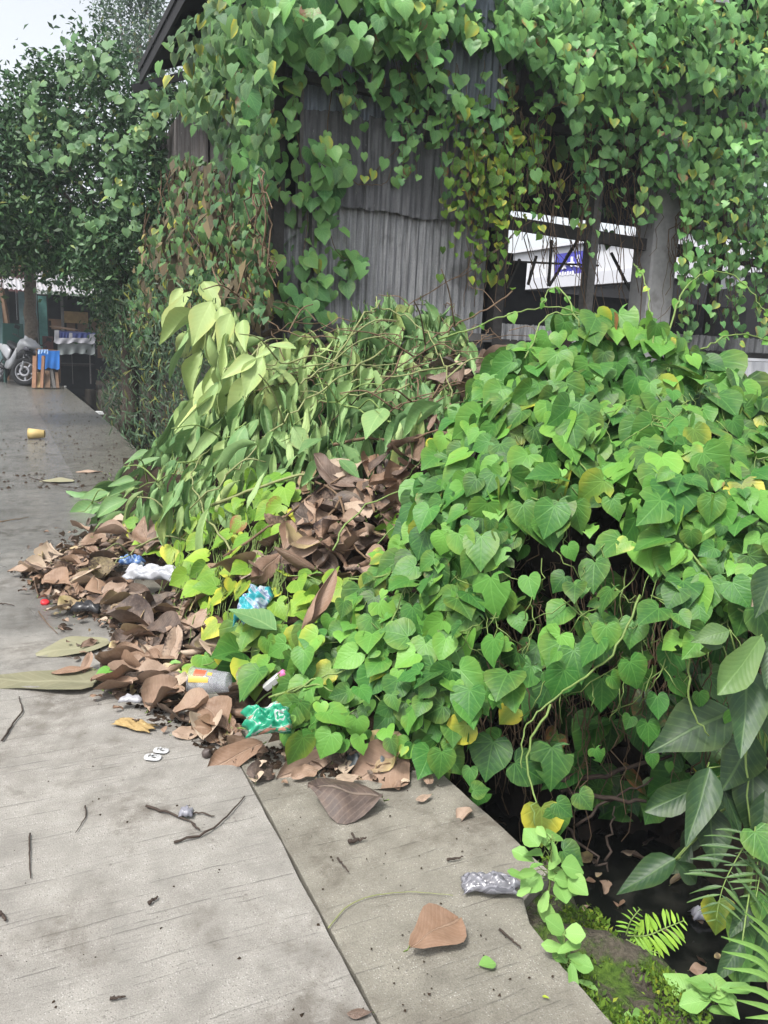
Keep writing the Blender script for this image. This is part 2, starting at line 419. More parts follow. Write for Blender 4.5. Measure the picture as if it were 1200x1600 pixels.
def scatter(root, T, P, nrm, tip, size, cols, mat_o, mat_a, nparts=300, prio=None, name='leaf', stuff='foliage', top=None):
    """the leaves that show largest become objects of their own, the rest one 'stuff' part.
    top = dict(label, cat, group): each is a thing of its own instead of a part"""
    N = len(P)
    if not N: return []
    P = np.asarray(P, float); size = np.asarray(size, float); cols = np.asarray(cols, float)
    if cols.shape[1] == 3: cols = np.concatenate([cols, np.ones((N, 1))], 1)
    Rm = frames(nrm, tip); idx = RNG.integers(0, len(T), N)
    show = size/dist(P)
    if prio is not None: show = show*prio
    order = np.argsort(-show); keep = order[:nparts]; rest = order[nparts:]
    off = np.array(root.location) if root is not None else np.zeros(3)
    obs = []
    for i in keep:
        me = tmesh(T[idx[i]], mat_o, name)
        o = bpy.data.objects.new(name, me); COL.objects.link(o)
        M = Matrix.Identity(4); A = Rm[i]*size[i]; q = P[i]-off
        for a in range(3):
            for b in range(3): M[a][b] = A[a, b]
            M[a][3] = q[a]
        if root is not None: o.parent = root
        o.matrix_basis = M; o.color = [float(c) for c in cols[i]]
        if top: tag(o, top['label'] if isinstance(top['label'], str) else top['label'](P[i]), top['cat'], top['group'])
        obs.append(o)
    if len(rest):
        o = joined(stuff, T, idx[rest], Rm[rest], P[rest]-off, size[rest], cols[rest], mat_a, root); o['kind'] = 'stuff'; obs.append(o)
    return obs
def rnd(n, s=1.): return RNG.normal(0, s, (n, 3))
def stems_obj(root, name, paths, rad, mat, n=4):
    """several thin stems of one plant, each an own part"""
    off = np.array(root.location)
    for i, p in enumerate(paths):
        r = rad[i] if hasattr(rad, '__len__') else rad
        rr = np.linspace(r, r*.55, len(p))
        V, Fs = tube(np.asarray(p)-off, list(rr), n, True); me = poly_mesh(name, V, Fs, None, True); link(name, me, mat, root)
def mass_stems(root, name, paths, rad, mat, n=3):
    off = np.array(root.location); b = MB()
    for i, p in enumerate(paths):
        r = rad[i] if hasattr(rad, '__len__') else rad
        b.tube(np.asarray(p)-off, list(np.linspace(r, r*.6, len(p))), n, False)
    o = b.build(name, mat, root, True); o['kind'] = 'stuff'; return o
# ------------------------------------------------------------------ materials of the setting
def concrete_mat(name, c1, c2, dirty, wet=True, groove=1.):
    t = NT(name); p = t.pos(); sx = t.n('SeparateXYZ'); t.l(p, sx.inputs[0])
    fine = t.noise(p, 260., 3, .8); mid = t.noise(p, 9., 5, .6); big = t.noise(p, 1.3, 4, .6)
    k = t.math('ADD', t.math('MULTIPLY', fine, .45), t.math('ADD', t.math('MULTIPLY', mid, .35), t.math('MULTIPLY', big, .25)))
    c = t.ramp(k, [(.36, c1), (.62, c2)])
    ag = t.n('TexVoronoi'); ag.inputs['Scale'].default_value = 170.; t.l(p, ag.inputs['Vector']); agd = ag.outputs['Distance']; agc = t.n('SeparateColor'); t.l(ag.outputs['Color'], agc.inputs[0])
    grit = t.math('MULTIPLY', t.math('SUBTRACT', 1., t.ss(agd, .18, .42)), t.ss(mid, .35, .6))
    c = t.mix(t.math('MULTIPLY', grit, .55), c, t.ramp(agc.outputs[0], [(0, (.07, .065, .058)), (.45, (.17, .16, .14)), (.75, (.36, .35, .32)), (1, (.5, .49, .46))]))
    # broom-finish grooves running across the road, wandering and fading in and out
    wob = t.noise(t.vmul(p, (.9, .9, 0)), 2.2, 3); wob2 = t.noise(t.vmul(p, (3., 3., 0)), 3.0, 3)
    yy = t.math('ADD', sx.outputs[1], t.math('ADD', t.math('MULTIPLY', wob, .05), t.math('MULTIPLY', wob2, .010)))
    q = t.math('DIVIDE', yy, .019); fr = t.math('ABSOLUTE', t.math('SUBTRACT', q, t.math('ROUND', q)))
    lane = t.noise(t.vmul(p, (.9, 38., 0)), 1., 2, .6); brk = t.noise(t.vmul(p, (7., 38., 0)), 1., 3, .7)
    on = t.math('MULTIPLY', t.ss(lane, .47, .62), t.ss(brk, .44, .60))
    g = t.math('MULTIPLY', t.math('SUBTRACT', 1., t.ss(fr, .05, .16)), on)
    g2 = t.math('MULTIPLY', t.math('SUBTRACT', 1., t.ss(fr, .1, .4)), t.math('MULTIPLY', t.ss(brk, .35, .75), .4))
    c = t.mix(t.math('MULTIPLY', g, .5*groove), c, (.06, .056, .05))
    # soil washed over it, stains of its own shape
    st = t.noise(p, 2.6, 5, .65, .6); st2 = t.noise(p, 16., 4, .7)
    dm = t.math('MULTIPLY', t.ss(st, .46, .68), t.ss(st2, .3, .6)); c = t.mix(t.math('MULTIPLY', dm, .75), c, dirty)
    spots = t.n('TexVoronoi'); spots.inputs['Scale'].default_value = 23.; t.l(p, spots.inputs['Vector'])
    sp = t.math('MULTIPLY', t.math('SUBTRACT', 1., t.ss(spots.outputs['Distance'], .06, .15)), t.ss(st2, .5, .6))
    c = t.mix(t.math('MULTIPLY', sp, .6), c, (.09, .08, .07))
    rough = .8; nrm = t.bump(t.math('SUBTRACT', t.math('ADD', t.math('MULTIPLY', fine, .7), t.math('MULTIPLY', grit, .4)), t.math('ADD', t.math('MULTIPLY', g, .8), t.math('MULTIPLY', g2, .9))), .5*groove, .006)
    if wet:
        wv = t.math('ADD', t.math('MULTIPLY', sx.outputs[1], .36), t.math('MULTIPLY', t.noise(p, 1.1, 4, .6, .8), 1.9))
        w = t.ss(wv, 1.95, 2.75)
        c = t.mix(t.math('MULTIPLY', w, .8), c, t.mix(1., c, (.50, .515, .535), 'MULTIPLY'))
        rough = t.mixf(w, .82, .22)
    return t.done(t.bsdf(c, rough, 0, .45, nrm))
M_ROAD = concrete_mat('road_concrete', (.125, .117, .104), (.305, .29, .262), (.085, .072, .057))
M_EDGE = concrete_mat('edge_concrete', (.10, .092, .075), (.24, .225, .185), (.065, .052, .038), True, 1.)
M_SOIL = plain('dark_soil', (.035, .026, .018), .9, 0, .5, 30, .8)
M_MULCH = plain('rotting_mulch', (.032, .022, .015), .95, 0, .6, 45, .9, None, .1)
M_YARD = plain('yard_soil', (.06, .05, .035), .9, 0, .4, 8, .6)
def water_mat():
    t = NT('drain_water'); p = t.pos(); n = t.noise(p, 9, 3)
    return t.done(t.bsdf(t.ramp(n, [(.4, (.006, .007, .006)), (.75, (.03, .03, .025))]), .12, 0, .5, t.bump(n, .08, .02)))
def moss_mat():
    t = NT('mossy_concrete'); p = t.pos(); n = t.noise(p, 11, 5, .65); f = t.noise(p, 90, 4, .7); b = t.noise(p, 3.2, 3)
    c = t.ramp(f, [(.3, (.035, .03, .022)), (.7, (.11, .095, .07))])
    m = t.ss(t.math('ADD', t.math('MULTIPLY', n, .6), t.math('MULTIPLY', b, .5)), .52, .62)
    g = t.ramp(f, [(.3, (.025, .055, .006)), (.7, (.09, .16, .02))])
    c = t.mix(m, c, g)
    return t.done(t.bsdf(c, .9, 0, .3, t.bump(t.math('ADD', f, t.math('MULTIPLY', m, 1.)), .8, .02)))
M_WATER = water_mat(); M_MOSS = moss_mat()

def slab(name, left, right, y0, y1, mat, z=0., th=.25, jl=0., jr=0., cap=True):
    """a cast slab with broken long edges; left / right give x at y"""
    n = max(8, int((y1-y0)/.05)); n = min(n, 150); ys = np.linspace(y0, y1, n)
    def edge(f, j):
        x = np.array([f(v) for v in ys], float)
        if j:
            w = np.cumsum(RNG.normal(0, j*.35, n)); w -= np.linspace(w[0], w[-1], n); x = x+w*.5+RNG.normal(0, j*.5, n)
        return x
    L = edge(left, jl); Rr = edge(right, jr); V = []; Fs = []
    ch = .002
    for i in range(n):
        V += [(L[i], ys[i], z-th), (L[i], ys[i], z-ch), (L[i]+ch, ys[i], z), (Rr[i]-ch, ys[i], z), (Rr[i], ys[i], z-ch), (Rr[i], ys[i], z-th)]
    for i in range(n-1):
        for k in range(5): Fs.append([i*6+k, i*6+k+1, i*6+7+k, i*6+6+k][::-1])
    for i, rv in ((0, False), (n-1, True)):
        f = [i*6+k for k in range(6)]; Fs.append(f[::-1] if rv else f)
    me = poly_mesh(name, V, Fs); o = link(name, me, mat); o['kind'] = 'structure'; return o
def edge_x(y):
    return float(np.interp(y, [-3, .9, 1.14, 1.28, 1.44, 1.47, 1.50, 1.65, 2.07, 5, 12.5, 22, 30], [1.12, 1.11, 1.105, 1.105, 1.125, 1.19, 1.285, 1.28, 1.255, 1.31, 1.40, 1.25, 1.25]))
def joint_x(y): return float(np.interp(y, [-3, 2.3, 9.3, 21, 30], [.635, .635, .50, .33, .25]))
cuts = [-3, 8.05, 14.1, 20.1, 30]
for a, b in zip(cuts[:-1], cuts[1:]):
    slab('road', lambda y: -4.2, lambda y: joint_x(y)-.0005, a+.005, b-.005, M_ROAD, 0, .25, 0, .004)
for a, b in zip(cuts[:-1], cuts[1:]):
    slab('road_edge', lambda y: joint_x(y)+.0012, edge_x, a+.005, b-.005, M_EDGE, -.003, .25, .003, .003)
# the ground: one sheet to the horizon, under everything
g = MB(); g.box((0, 0, -.78), (900, 900, .02)); o = g.build('ground', M_YARD); o['kind'] = 'structure'
# soil under the slabs, left verge
b = MB(); b.box((-2.0, 13.5, -.51), (6.2, 33, .51)); b.box((-12.2, 13.5, -.40), (15.9, 60, .74)); o = b.build('verge_ground', M_SOIL); o['kind'] = 'structure'
b = MB(); b.box((-4, 45, -.4), (60, 29.8, .76)); o = b.build('far_ground', M_YARD); o['kind'] = 'structure'
b = MB(); b.box((2.2, 13, -.6), (3.2, 33, .02)); o = b.build('drain_water', M_WATER); o['kind'] = 'structure'
# drain wall under the road edge, its worn mossy top showing where the slab has broken away
def drain_wall():
    V = []; Fs = []; ys = np.concatenate([np.linspace(-1.2, 1.62, 90), np.linspace(1.7, 30, 60)]); nx = 12
    for y in ys:
        x0 = edge_x(y)-.03; near = y < 1.64
        x1 = 1.375+.02*sin(y*7)+.015*sin(y*17) if near else edge_x(y)-.012
        top = -.055 if near else -.26
        if near: x1 = min(x1, 1.39)
        for k in range(nx):
            u = k/(nx-1); x = x0+(x1-x0)*u
            z = top+(.018*sin(y*13+u*5)+.014*sin(y*31+u*9)+RNG.normal(0, .005) if near else 0)-(.05*max(0, u-.75)*4)**1.0*(1 if near else 0)*.6
            V.append((x, y, z))
        V.append((x1+.012, y, -.75))
    m_ = nx+1
    for i in range(len(ys)-1):
        for k in range(m_-1): Fs.append([i*m_+k, i*m_+k+1, (i+1)*m_+k+1, (i+1)*m_+k])
    me = poly_mesh('drain_wall', V, Fs, None, True); o = link('drain_wall', me, M_MOSS); o['kind'] = 'structure'
drain_wall()
# right bank and the yard behind it
def bank():
    ys = np.linspace(-2, 30, 130); V = []; Fs = []
    for y in ys:
        w = np.interp(y, [-2, 1, 2.6, 4.0, 6.2, 30], [2.3, 2.3, 2.4, 2.1, 1.98, 2.0])
        prof = [(w-.12, -.75), (w, -.6), (w+.15, -.38), (w+.40, -.2), (w+.8, -.06), (w+3, -.02), (60, -.02)]
        if y > 6.4: prof = [(w-.03, -.75), (w-.02, -.6), (w, -.3), (w+.01, -.05), (w+.3, -.02), (w+3, -.02), (60, -.02)]
        for (x, z) in prof: V.append((x+RNG.normal(0, .03 if y < 6 else .006), y, z+RNG.normal(0, .02)*(z > -.7 and x < 40)))
    for i in range(len(ys)-1):
        for k in range(6): Fs.append([i*7+k, i*7+k+1, (i+1)*7+k+1, (i+1)*7+k])
    me = poly_mesh('drain_bank', V, Fs, None, True); o = link('drain_bank', me, M_SOIL); o['kind'] = 'structure'
bank()

# ------------------------------------------------------------------ the overgrown house
def sheet_mat(name, c1, c2, stain_shade, metal=.0, rough=.6, streak=1.):
    t = NT(name); p = t.pos(); sx = t.n('SeparateXYZ'); t.l(p, sx.inputs[0])
    n = t.noise(t.vmul(p, (9, 9, .9)), 2.2, 5, .65); f = t.noise(p, 60, 4, .7); b = t.noise(p, 2.3, 4, .6); m = t.noise(t.vmul(p, (26, 26, 1.2)), 1.0, 4, .6)
    c = t.ramp(t.math('ADD', t.math('MULTIPLY', n, .7), t.math('MULTIPLY', f, .3)), [(.34, c1), (.66, c2)])
    c = t.mix(t.math('MULTIPLY', t.ss(m, .47, .64), .65*streak), c, stain_shade)  # vertical streaks: stains with the groove shade put into the colour
    c = t.mix(t.math('MULTIPLY', t.ss(b, .55, .7), .6*streak), c, tuple(v*.7 for v in stain_shade))
    w = t.ss(t.noise(t.vmul(p, (50, 50, 12)), 1., 3, .7), .68, .76)
    c = t.mix(t.math('MULTIPLY', w, .8), c, (.42, .41, .40))
    return t.done(t.bsdf(c, t.mixf(f, rough-.1, rough+.15), metal, .4, t.bump(f, .15, .01)))
M_ZN_UP = sheet_mat('bluish_zinc', (.22, .26, .32), (.38, .43, .50), (.12, .125, .145), .15, .5, .7)
M_ZN_MID = sheet_mat('weathered_dark_zinc', (.09, .092, .098), (.19, .192, .20), (.05, .05, .054), 0, .75)
M_ZN_LOW = sheet_mat('grey_zinc', (.20, .203, .208), (.41, .413, .42), (.08, .08, .082), .05, .7)
M_ZN_SIDE = sheet_mat('dark_side_zinc', (.06, .055, .052), (.13, .12, .115), (.04, .03, .025), 0, .8)  # darker zinc than on the front sheets
M_TIMBER = plain('black_timber', (.035, .032, .03), .8, 0, .5, 25, .4)
M_TIMBER2 = plain('grey_timber', (.11, .105, .10), .85, 0, .4, 30, .4)
M_DARK = plain('dark_board_shade', (.016, .016, .018), .9, 0, .4, 6, .3)  # near-black board; also stands in for shade indoors and under the eaves
M_CONC = plain('column_concrete', (.33, .33, .33), .85, 0, .2, 18, .4, (.2, .195, .19))
M_WHITE = plain('white_painted_wall', (.60, .61, .64), .6, 0, .05, 5, .1)
house = empty('house', (2.0, 6.5, 0), 0, 'weathered zinc and timber house overgrown with hanging heart-leaved vines', 'house')
HO = np.array([2.0, 6.5, 0])
def hpart(b, name, mat, smooth=False):
    b.V = [(v[0]-HO[0], v[1]-HO[1], v[2]-HO[2]) for v in b.V]; return b.build(name, mat, house, smooth)
def corr_sheet(x0, x1, z0, z1, y, mat, alongY=False, amp=.016, pitch=.074, jag=.0, tilt=0., ph=0., nrow=5):
    n = int((x1-x0)/pitch*8)+1; V = []; Fs = []
    for side in (0, 1):
        for r in range(nrow):
            for i in range(n):
                u = x0+(x1-x0)*i/(n-1); s = sin(2*pi*u/pitch+ph); t = r/(nrow-1); z = z0+(z1-z0)*t
                if r == 0 or r == nrow-1: z += RNG.normal(0, .004)+jag*sin(u*9+r)
                yy = y+amp*s-side*-.002+tilt*(t-.5)+.012*sin(u*2.1+t*3+ph)
                V.append((u, yy, z) if not alongY else (yy, u, z))
    k = nrow*n
    for side in (0, 1):
        for r in range(nrow-1):
            for i in range(n-1):
                a = side*k+r*n+i; f = [a, a+1, a+n+1, a+n]; Fs.append(f if side == 0 else f[::-1])
    b = MB(); b.add(V, Fs); hpart(b, 'corrugated_sheet', mat, True)
YF = 6.5
# front: three courses of sheets, each sheet a part
for i, (a, b_) in enumerate([(2.04, 2.72), (2.68, 3.36), (3.32, 4.02)]):
    corr_sheet(a, b_, 1.42, 2.56+.02*i, YF+.012*(i % 2), M_ZN_LOW, ph=i*.7, jag=.01)
for i, (a, b_) in enumerate([(2.16, 2.82), (2.78, 3.42), (3.37, 4.08)]):
    corr_sheet(a, b_, 2.50+.02*(i == 0), 3.22+.03*(i == 1), YF-.035-.012*(i % 2), M_ZN_MID, ph=i*1.7, jag=.015, tilt=.02, pitch=.098)
for i, (a, b_) in enumerate([(2.02, 2.75), (2.70, 3.43), (3.38, 4.12)]):
    corr_sheet(a, b_, 3.12, 4.55, YF+.03+.012*(i % 2), M_ZN_UP, ph=i*.9)
for i, (a, b_) in enumerate([(4.1, 4.9), (4.85, 5.65), (5.6, 6.4), (6.35, 7.15), (7.1, 7.9), (7.85, 8.7)]):
    corr_sheet(a, b_, 3.62, 4.9, YF+.04+.012*(i % 2), M_ZN_MID, ph=i*.9, nrow=3)
# side along the drain
for i in range(8):
    y0 = 6.55+.72*i
    corr_sheet(y0, y0+.76, -.1, 2.2+.05*(i % 3), 2.0, M_ZN_SIDE, True, nrow=3); corr_sheet(y0, y0+.76, 2.15, 3.95, 1.99-.02*(i % 2), M_ZN_SIDE, True, nrow=3)
# low skirt sheets under the sill, scalloped lower ends in view
for i in range(7):
    a = 2.0+.95*i; corr_sheet(a, a+.98, .1, 1.50, YF+.06, M_ZN_LOW if i % 2 else M_ZN_MID, nrow=3, amp=.018, pitch=.085)
for i in range(5):
    a = 4.2+.9*i; corr_sheet(a, a+.92, 1.49, 1.64, YF-.06, M_ZN_LOW, nrow=2, amp=.022, pitch=.085)
def hbeam(a, b_, w, h, mat=M_TIMBER, name='beam'):
    m_ = MB(); m_.beam(a, b_, w, h); hpart(m_, name, mat)
def hpost(x, y, z0, z1, w, d, mat=M_TIMBER, name='post', lean=0.):
    m_ = MB(); m_.beam((x, y, z0), (x+lean, y, z1), d, w, (0, 1, 0)); hpart(m_, name, mat)
hbeam((1.96, YF-.07, 3.43), (8.8, YF-.07, 3.36), .07, .075)
hpost(3.33, YF-.10, 3.1, 4.6, .075, .06)
hpost(2.02, YF-.02, -.1, 4.6, .09, .09)
hpost(2.19, YF-.06, 2.3, 3.4, .06, .03, M_TIMBER2, 'board')
hpost(2.30, YF-.06, 1.45, 2.5, .09, .02, M_TIMBER2, 'board')
hbeam((2.2, YF-.06, 1.53), (4.1, YF-.06, 1.50), .05, .07, M_TIMBER2, 'sill')
hbeam((4.1, YF-.03, 1.47), (8.8, YF-.03, 1.44), .09, .06, M_TIMBER, 'sill')
hpost(4.16, YF, 1.4, 3.7, .14, .10)
hpost(5.22, YF, 1.4, 3.7, .11, .09, M_TIMBER2)
hpost(6.98, YF+.05, 1.4, 3.7, .09, .09)
hpost(8.6, YF, -.1, 4.8, .14, .12)
hbeam((4.1, YF-.02, 2.55), (6.6, YF-.02, 2.48), .06, .11)
hbeam((6.2, YF+.02, 2.47), (8.7, YF+.02, 2.44), .06, .08)
hbeam((4.1, YF+.3, 3.0), (8.7, YF+.3, 2.98), .05, .07)
m_ = MB(); m_.box((6.05, YF, 2.1), (.34, .30, 4.5), None, 1., .02); hpart(m_, 'concrete_column', M_CONC)
for (pa, pb) in [((905, 372), (858, 447)), ((862, 375), (857, 447)), ((812, 405), (792, 450)), ((955, 395), (985, 455)), ((838, 400), (825, 445))]:
    a = PY(pa[0], pa[1], YF+.15); c = PY(pb[0], pb[1], YF+.15); hbeam(a, c, .022, .022, M_TIMBER, 'brace')
hbeam(PY(790, 408, YF+.16), PY(935, 415, YF+.16), .018, .018, M_TIMBER, 'brace')
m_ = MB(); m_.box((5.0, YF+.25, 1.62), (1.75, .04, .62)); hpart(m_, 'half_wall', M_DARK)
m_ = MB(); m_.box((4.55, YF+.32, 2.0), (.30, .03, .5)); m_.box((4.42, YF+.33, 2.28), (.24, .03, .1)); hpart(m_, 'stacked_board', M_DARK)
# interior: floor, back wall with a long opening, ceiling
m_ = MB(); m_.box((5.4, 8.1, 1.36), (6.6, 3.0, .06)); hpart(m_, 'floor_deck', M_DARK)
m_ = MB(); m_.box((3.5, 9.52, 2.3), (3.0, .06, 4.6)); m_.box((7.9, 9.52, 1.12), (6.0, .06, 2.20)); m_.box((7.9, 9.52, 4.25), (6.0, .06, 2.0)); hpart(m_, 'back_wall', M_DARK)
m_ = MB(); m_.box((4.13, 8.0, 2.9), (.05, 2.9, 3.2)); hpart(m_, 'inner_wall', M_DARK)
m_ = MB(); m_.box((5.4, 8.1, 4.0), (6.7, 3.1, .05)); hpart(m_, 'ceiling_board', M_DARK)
# roof: eaves over the drain side and the front
m_ = MB(); m_.add([(1.50, 5.9, 4.33), (1.50, 10.2, 4.33), (5.3, 10.2, 6.0), (5.3, 5.9, 6.0), (1.50, 5.9, 4.40), (1.50, 10.2, 4.40), (5.3, 10.2, 6.07), (5.3, 5.9, 6.07)],
    [[0, 1, 2, 3], [7, 6, 5, 4], [0, 4, 5, 1], [1, 5, 6, 2], [2, 6, 7, 3], [3, 7, 4, 0]]); hpart(m_, 'roof_sheet', M_DARK)
m_ = MB(); m_.add([(9.1, 5.9, 4.33), (9.1, 10.2, 4.33), (5.3, 10.2, 6.0), (5.3, 5.9, 6.0), (9.1, 5.9, 4.40), (9.1, 10.2, 4.40), (5.3, 10.2, 6.07), (5.3, 5.9, 6.07)],
    [[3, 2, 1, 0], [4, 5, 6, 7], [1, 5, 4, 0], [2, 6, 5, 1], [3, 7, 6, 2], [0, 4, 7, 3]]); hpart(m_, 'roof_sheet', M_DARK)
for i in range(9):
    y = 6.1+.78*i; hbeam((1.52, y, 4.30), (2.2, y, 4.58), .05, .09, M_DARK, 'rafter')
hbeam((1.53, 5.9, 4.27), (1.53, 10.2, 4.27), .03, .12, M_DARK, 'fascia')
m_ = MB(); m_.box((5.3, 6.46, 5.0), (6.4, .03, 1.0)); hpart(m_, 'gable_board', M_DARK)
a = PY(1060, 2, 6.2); c = PY(1120, 10, 6.2); m_ = MB(); m_.beam(a, c, .3, .05); hpart(m_, 'gutter_board', M_WHITE)
m_ = MB(); m_.beam(PY(1058, 10, 6.3), PY(1056, 70, 6.3), .10, .10); hpart(m_, 'post', M_CONC)

# ------------------------------------------------------------------ the white building beyond, with its blue sign
BX = 13.0
bld = empty('white_building', (BX, 13, 0), 0, 'white building seen through the open bay of the overgrown house', 'building')
def bpart(b, name, mat): b.V = [(v[0]-BX, v[1]-13, v[2]) for v in b.V]; return b.build(name, mat, bld)
zlo = PX(880, 449, BX)[2]; zhi = PX(880, 386, BX)[2]
b = MB(); b.box((BX+.3, 16, (zlo+zhi)/2), (.6, 26, zhi-zlo)); bpart(b, 'wall', M_WHITE)
b = MB(); b.box((BX+.32, 16, zlo/2-.4), (.6, 26.2, zlo+.75)); bpart(b, 'lower_wall', M_DARK)
b = MB(); b.box((BX+.25, 16, zhi+.04), (.75, 26.2, .07)); bpart(b, 'roof_edge', M_WHITE)
b = MB(); b.box((BX-.02, 16, zlo+.16), (.05, 26, .30)); bpart(b, 'plinth_band', plain('pale_band', (.55, .56, .60), .6, 0, .05))
SX = BX-.02
sc_ = PX(893, 416, SX)
sign = empty('shop_sign', sc_, 0, 'blue sign with white lettering on the white building', 'sign')
def sign_mat():
    t = NT('sign_blue'); n = t.noise(t.pos(), 1.2, 2)
    return t.done(t.bsdf(t.ramp(n, [(.35, (.045, .06, .40)), (.65, (.09, .055, .36))]), .4))
M_SIGN = sign_mat(); M_LET = plain('sign_white', (.8, .8, .85), .5, 0, .02)
ya = PX(867, 420, SX)[1]; yb = PX(919, 420, SX)[1]; zt = PX(893, 394, SX)[2]; zb = PX(893, 438, SX)[2]
b = MB(); b.box((0, (ya+yb)/2-sc_[1], (zt+zb)/2-sc_[2]), (.03, abs(ya-yb), zt-zb)); b.build('panel', M_SIGN, sign)
def spt(px, py): p = PX(px, py, SX-.035); return p-sc_
for k, ln in enumerate([[(885, 404), (879, 421), (884, 418)], [(894, 401), (893, 417)], [(884, 413), (897, 411)], [(904, 398), (903, 417), (897, 414)]]):
    b = MB(); b.tube([spt(*p) for p in ln], .035, 5); b.build('letter', M_LET, sign)
for k in range(6):
    b = MB(); x = 874+k*4.0; b.beam(spt(x, 428-k*.35), spt(x+2.6, 427.6-k*.35), .012, .07+.03*(k % 2)); b.build('letter', M_LET, sign)
aw = empty('white_awning', (8.6, 9.0, 2.4), 0, 'white awning with a curved lower edge behind the hanging vines', 'awning')
V = []; Fs = []
for i in range(13):
    u = i/12; px = 1082+82*u; dip = 432+4*u+18*sin(pi*u)
    for py in (425, dip):
        V.append(PY(px, py, 9.0)-np.array([8.6, 9.0, 2.4])); V.append(PY(px, py, 9.06)-np.array([8.6, 9.0, 2.4]))
for i in range(12):
    a = i*4; Fs += [[a, a+2, a+6, a+4][::-1], [a+1, a+3, a+7, a+5], [a+2, a+3, a+7, a+6][::-1], [a, a+1, a+5, a+4]]
b = MB(); b.add(V, Fs); b.build('valance', M_WHITE, aw)
b = MB(); b.beam(PY(1080, 424, 9.03)-np.array([8.6, 9, 2.4]), PY(1168, 428, 9.03)-np.array([8.6, 9, 2.4]), .09, .05); b.build('rail', M_TIMBER, aw)
# white sheet leaning at the foot of the house, right edge
ws = empty('white_sheet', (7.3, 6.1, 1.0), 0, 'white ribbed metal sheet leaning below the house sill at the right edge', 'metal sheet')
V = []; Fs = []; n = 60
for i in range(n):
    u = i/(n-1); x = 6.9+1.9*u
    for z in (.5, 1.39): V.append((x-7.3, 6.15-(z-.5)*-.15+.012*sin(u*90)-6.1, z-1.0)); V.append((x-7.3, 6.16+(z-.5)*.15+.012*sin(u*90)-6.1, z-1.0))
for i in range(n-1):
    a = i*4; Fs += [[a, a+2, a+6, a+4][::-1], [a+1, a+3, a+7, a+5], [a+2, a+3, a+7, a+6][::-1]]
b = MB(); b.add(V, Fs); b.build('ribbed_panel', M_WHITE, ws)
b = MB(); b.beam((-.4, -.02, .41), (1.5, -.02, .41), .03, .03); b.build('top_rail', M_WHITE, ws)
# ------------------------------------------------------------------ plant materials
GR = ((.014, .064, .018), (.042, .162, .030), (.135, .325, .052))
YEL = (.50, .46, .05); BRN = (.22, .10, .04)
def pair(name, ramp, yel=YEL, brn=BRN, **k): return leaf_mat(name+'_leaf', ramp, yel, brn, 'obj', **k), leaf_mat(name+'_mass', ramp, yel, brn, 'attr', **k)
H_O, H_A = pair('heart_vine', GR)
HW_O, HW_A = pair('wall_vine', ((.026, .090, .034), (.075, .225, .070), (.20, .43, .115)), rough=.42, spec=.45)  # paler, bluer ramp with sky sheen put into the colour
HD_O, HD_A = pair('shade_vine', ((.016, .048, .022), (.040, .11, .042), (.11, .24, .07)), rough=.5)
HY_O, HY_A = pair('yellow_green_vine', ((.035, .11, .014), (.095, .235, .024), (.24, .40, .045)), rough=.45)
W_O, W_A = pair('wilted', ((.045, .115, .038), (.125, .26, .092), (.33, .45, .18)), (.52, .50, .16), (.25, .12, .05), veins='pinnate', rough=.5, back=.6)
B_O, B_A = pair('broad', ((.008, .028, .014), (.018, .058, .024), (.12, .22, .055)), veins='pinnate', rough=.42, transl=.12, spec=.35)  # albedo lowered to stand in for shade under the mound
D_O, D_A = pair('dry', ((.048, .036, .032), (.115, .078, .060), (.205, .125, .080), (.27, .19, .14), (.40, .32, .24)), (.42, .34, .16), (.04, .026, .022), veins='pinnate', rough=.55, transl=.05, back=.3, vein_gain=.22, relief=.8, quilt_w=.04, spec=.35)
T_O, T_A = pair('tree', ((.018, .048, .026), (.042, .115, .048), (.11, .23, .085)), veins=None, rough=.5, transl=.18, spec=.35)  # veiling glare over the far trees put into the ramp as lifted tones
L_O, L_A = pair('pale_tree', ((.04, .075, .055), (.08, .14, .095), (.14, .22, .14)), veins=None, rough=.5, transl=.25)
WD_O, WD_A = pair('weed', ((.06, .15, .03), (.14, .30, .07), (.26, .45, .13)), veins='pinnate', rough=.5, vein_gain=.25)
M_STEM = plain('green_stem', (.15, .22, .06), .6, 0, .3, 40, .1)
M_STEMP = plain('pale_stem', (.20, .22, .09), .6, 0, .25, 40, .1)
M_STEMB = plain('brown_stem', (.13, .085, .05), .8, 0, .4, 40, .3)
M_TWIG = plain('dark_twig', (.045, .032, .025), .85, 0, .4, 60, .4)
M_BARK = plain('bark', (.14, .115, .09), .9, 0, .5, 22, .9, (.05, .045, .035))
M_HOLLOW = plain('dark_debris_core', (.018, .013, .010), .95, 0, .5, 24, 1.)
def cols(n, tone, ts=.2, yel=.05, yp=.1, brn=0., bp=0.):
    c = np.zeros((n, 4)); c[:, 3] = 1
    c[:, 0] = np.clip(np.broadcast_to(tone, (n,))+RNG.normal(0, ts, n), 0, 1)
    c[:, 1] = np.where(RNG.random(n) < yp, RNG.uniform(.3, .9, n), yel*RNG.random(n)*2)
    c[:, 2] = np.where(RNG.random(n) < bp, RNG.uniform(.1, .45, n), brn)
    return c

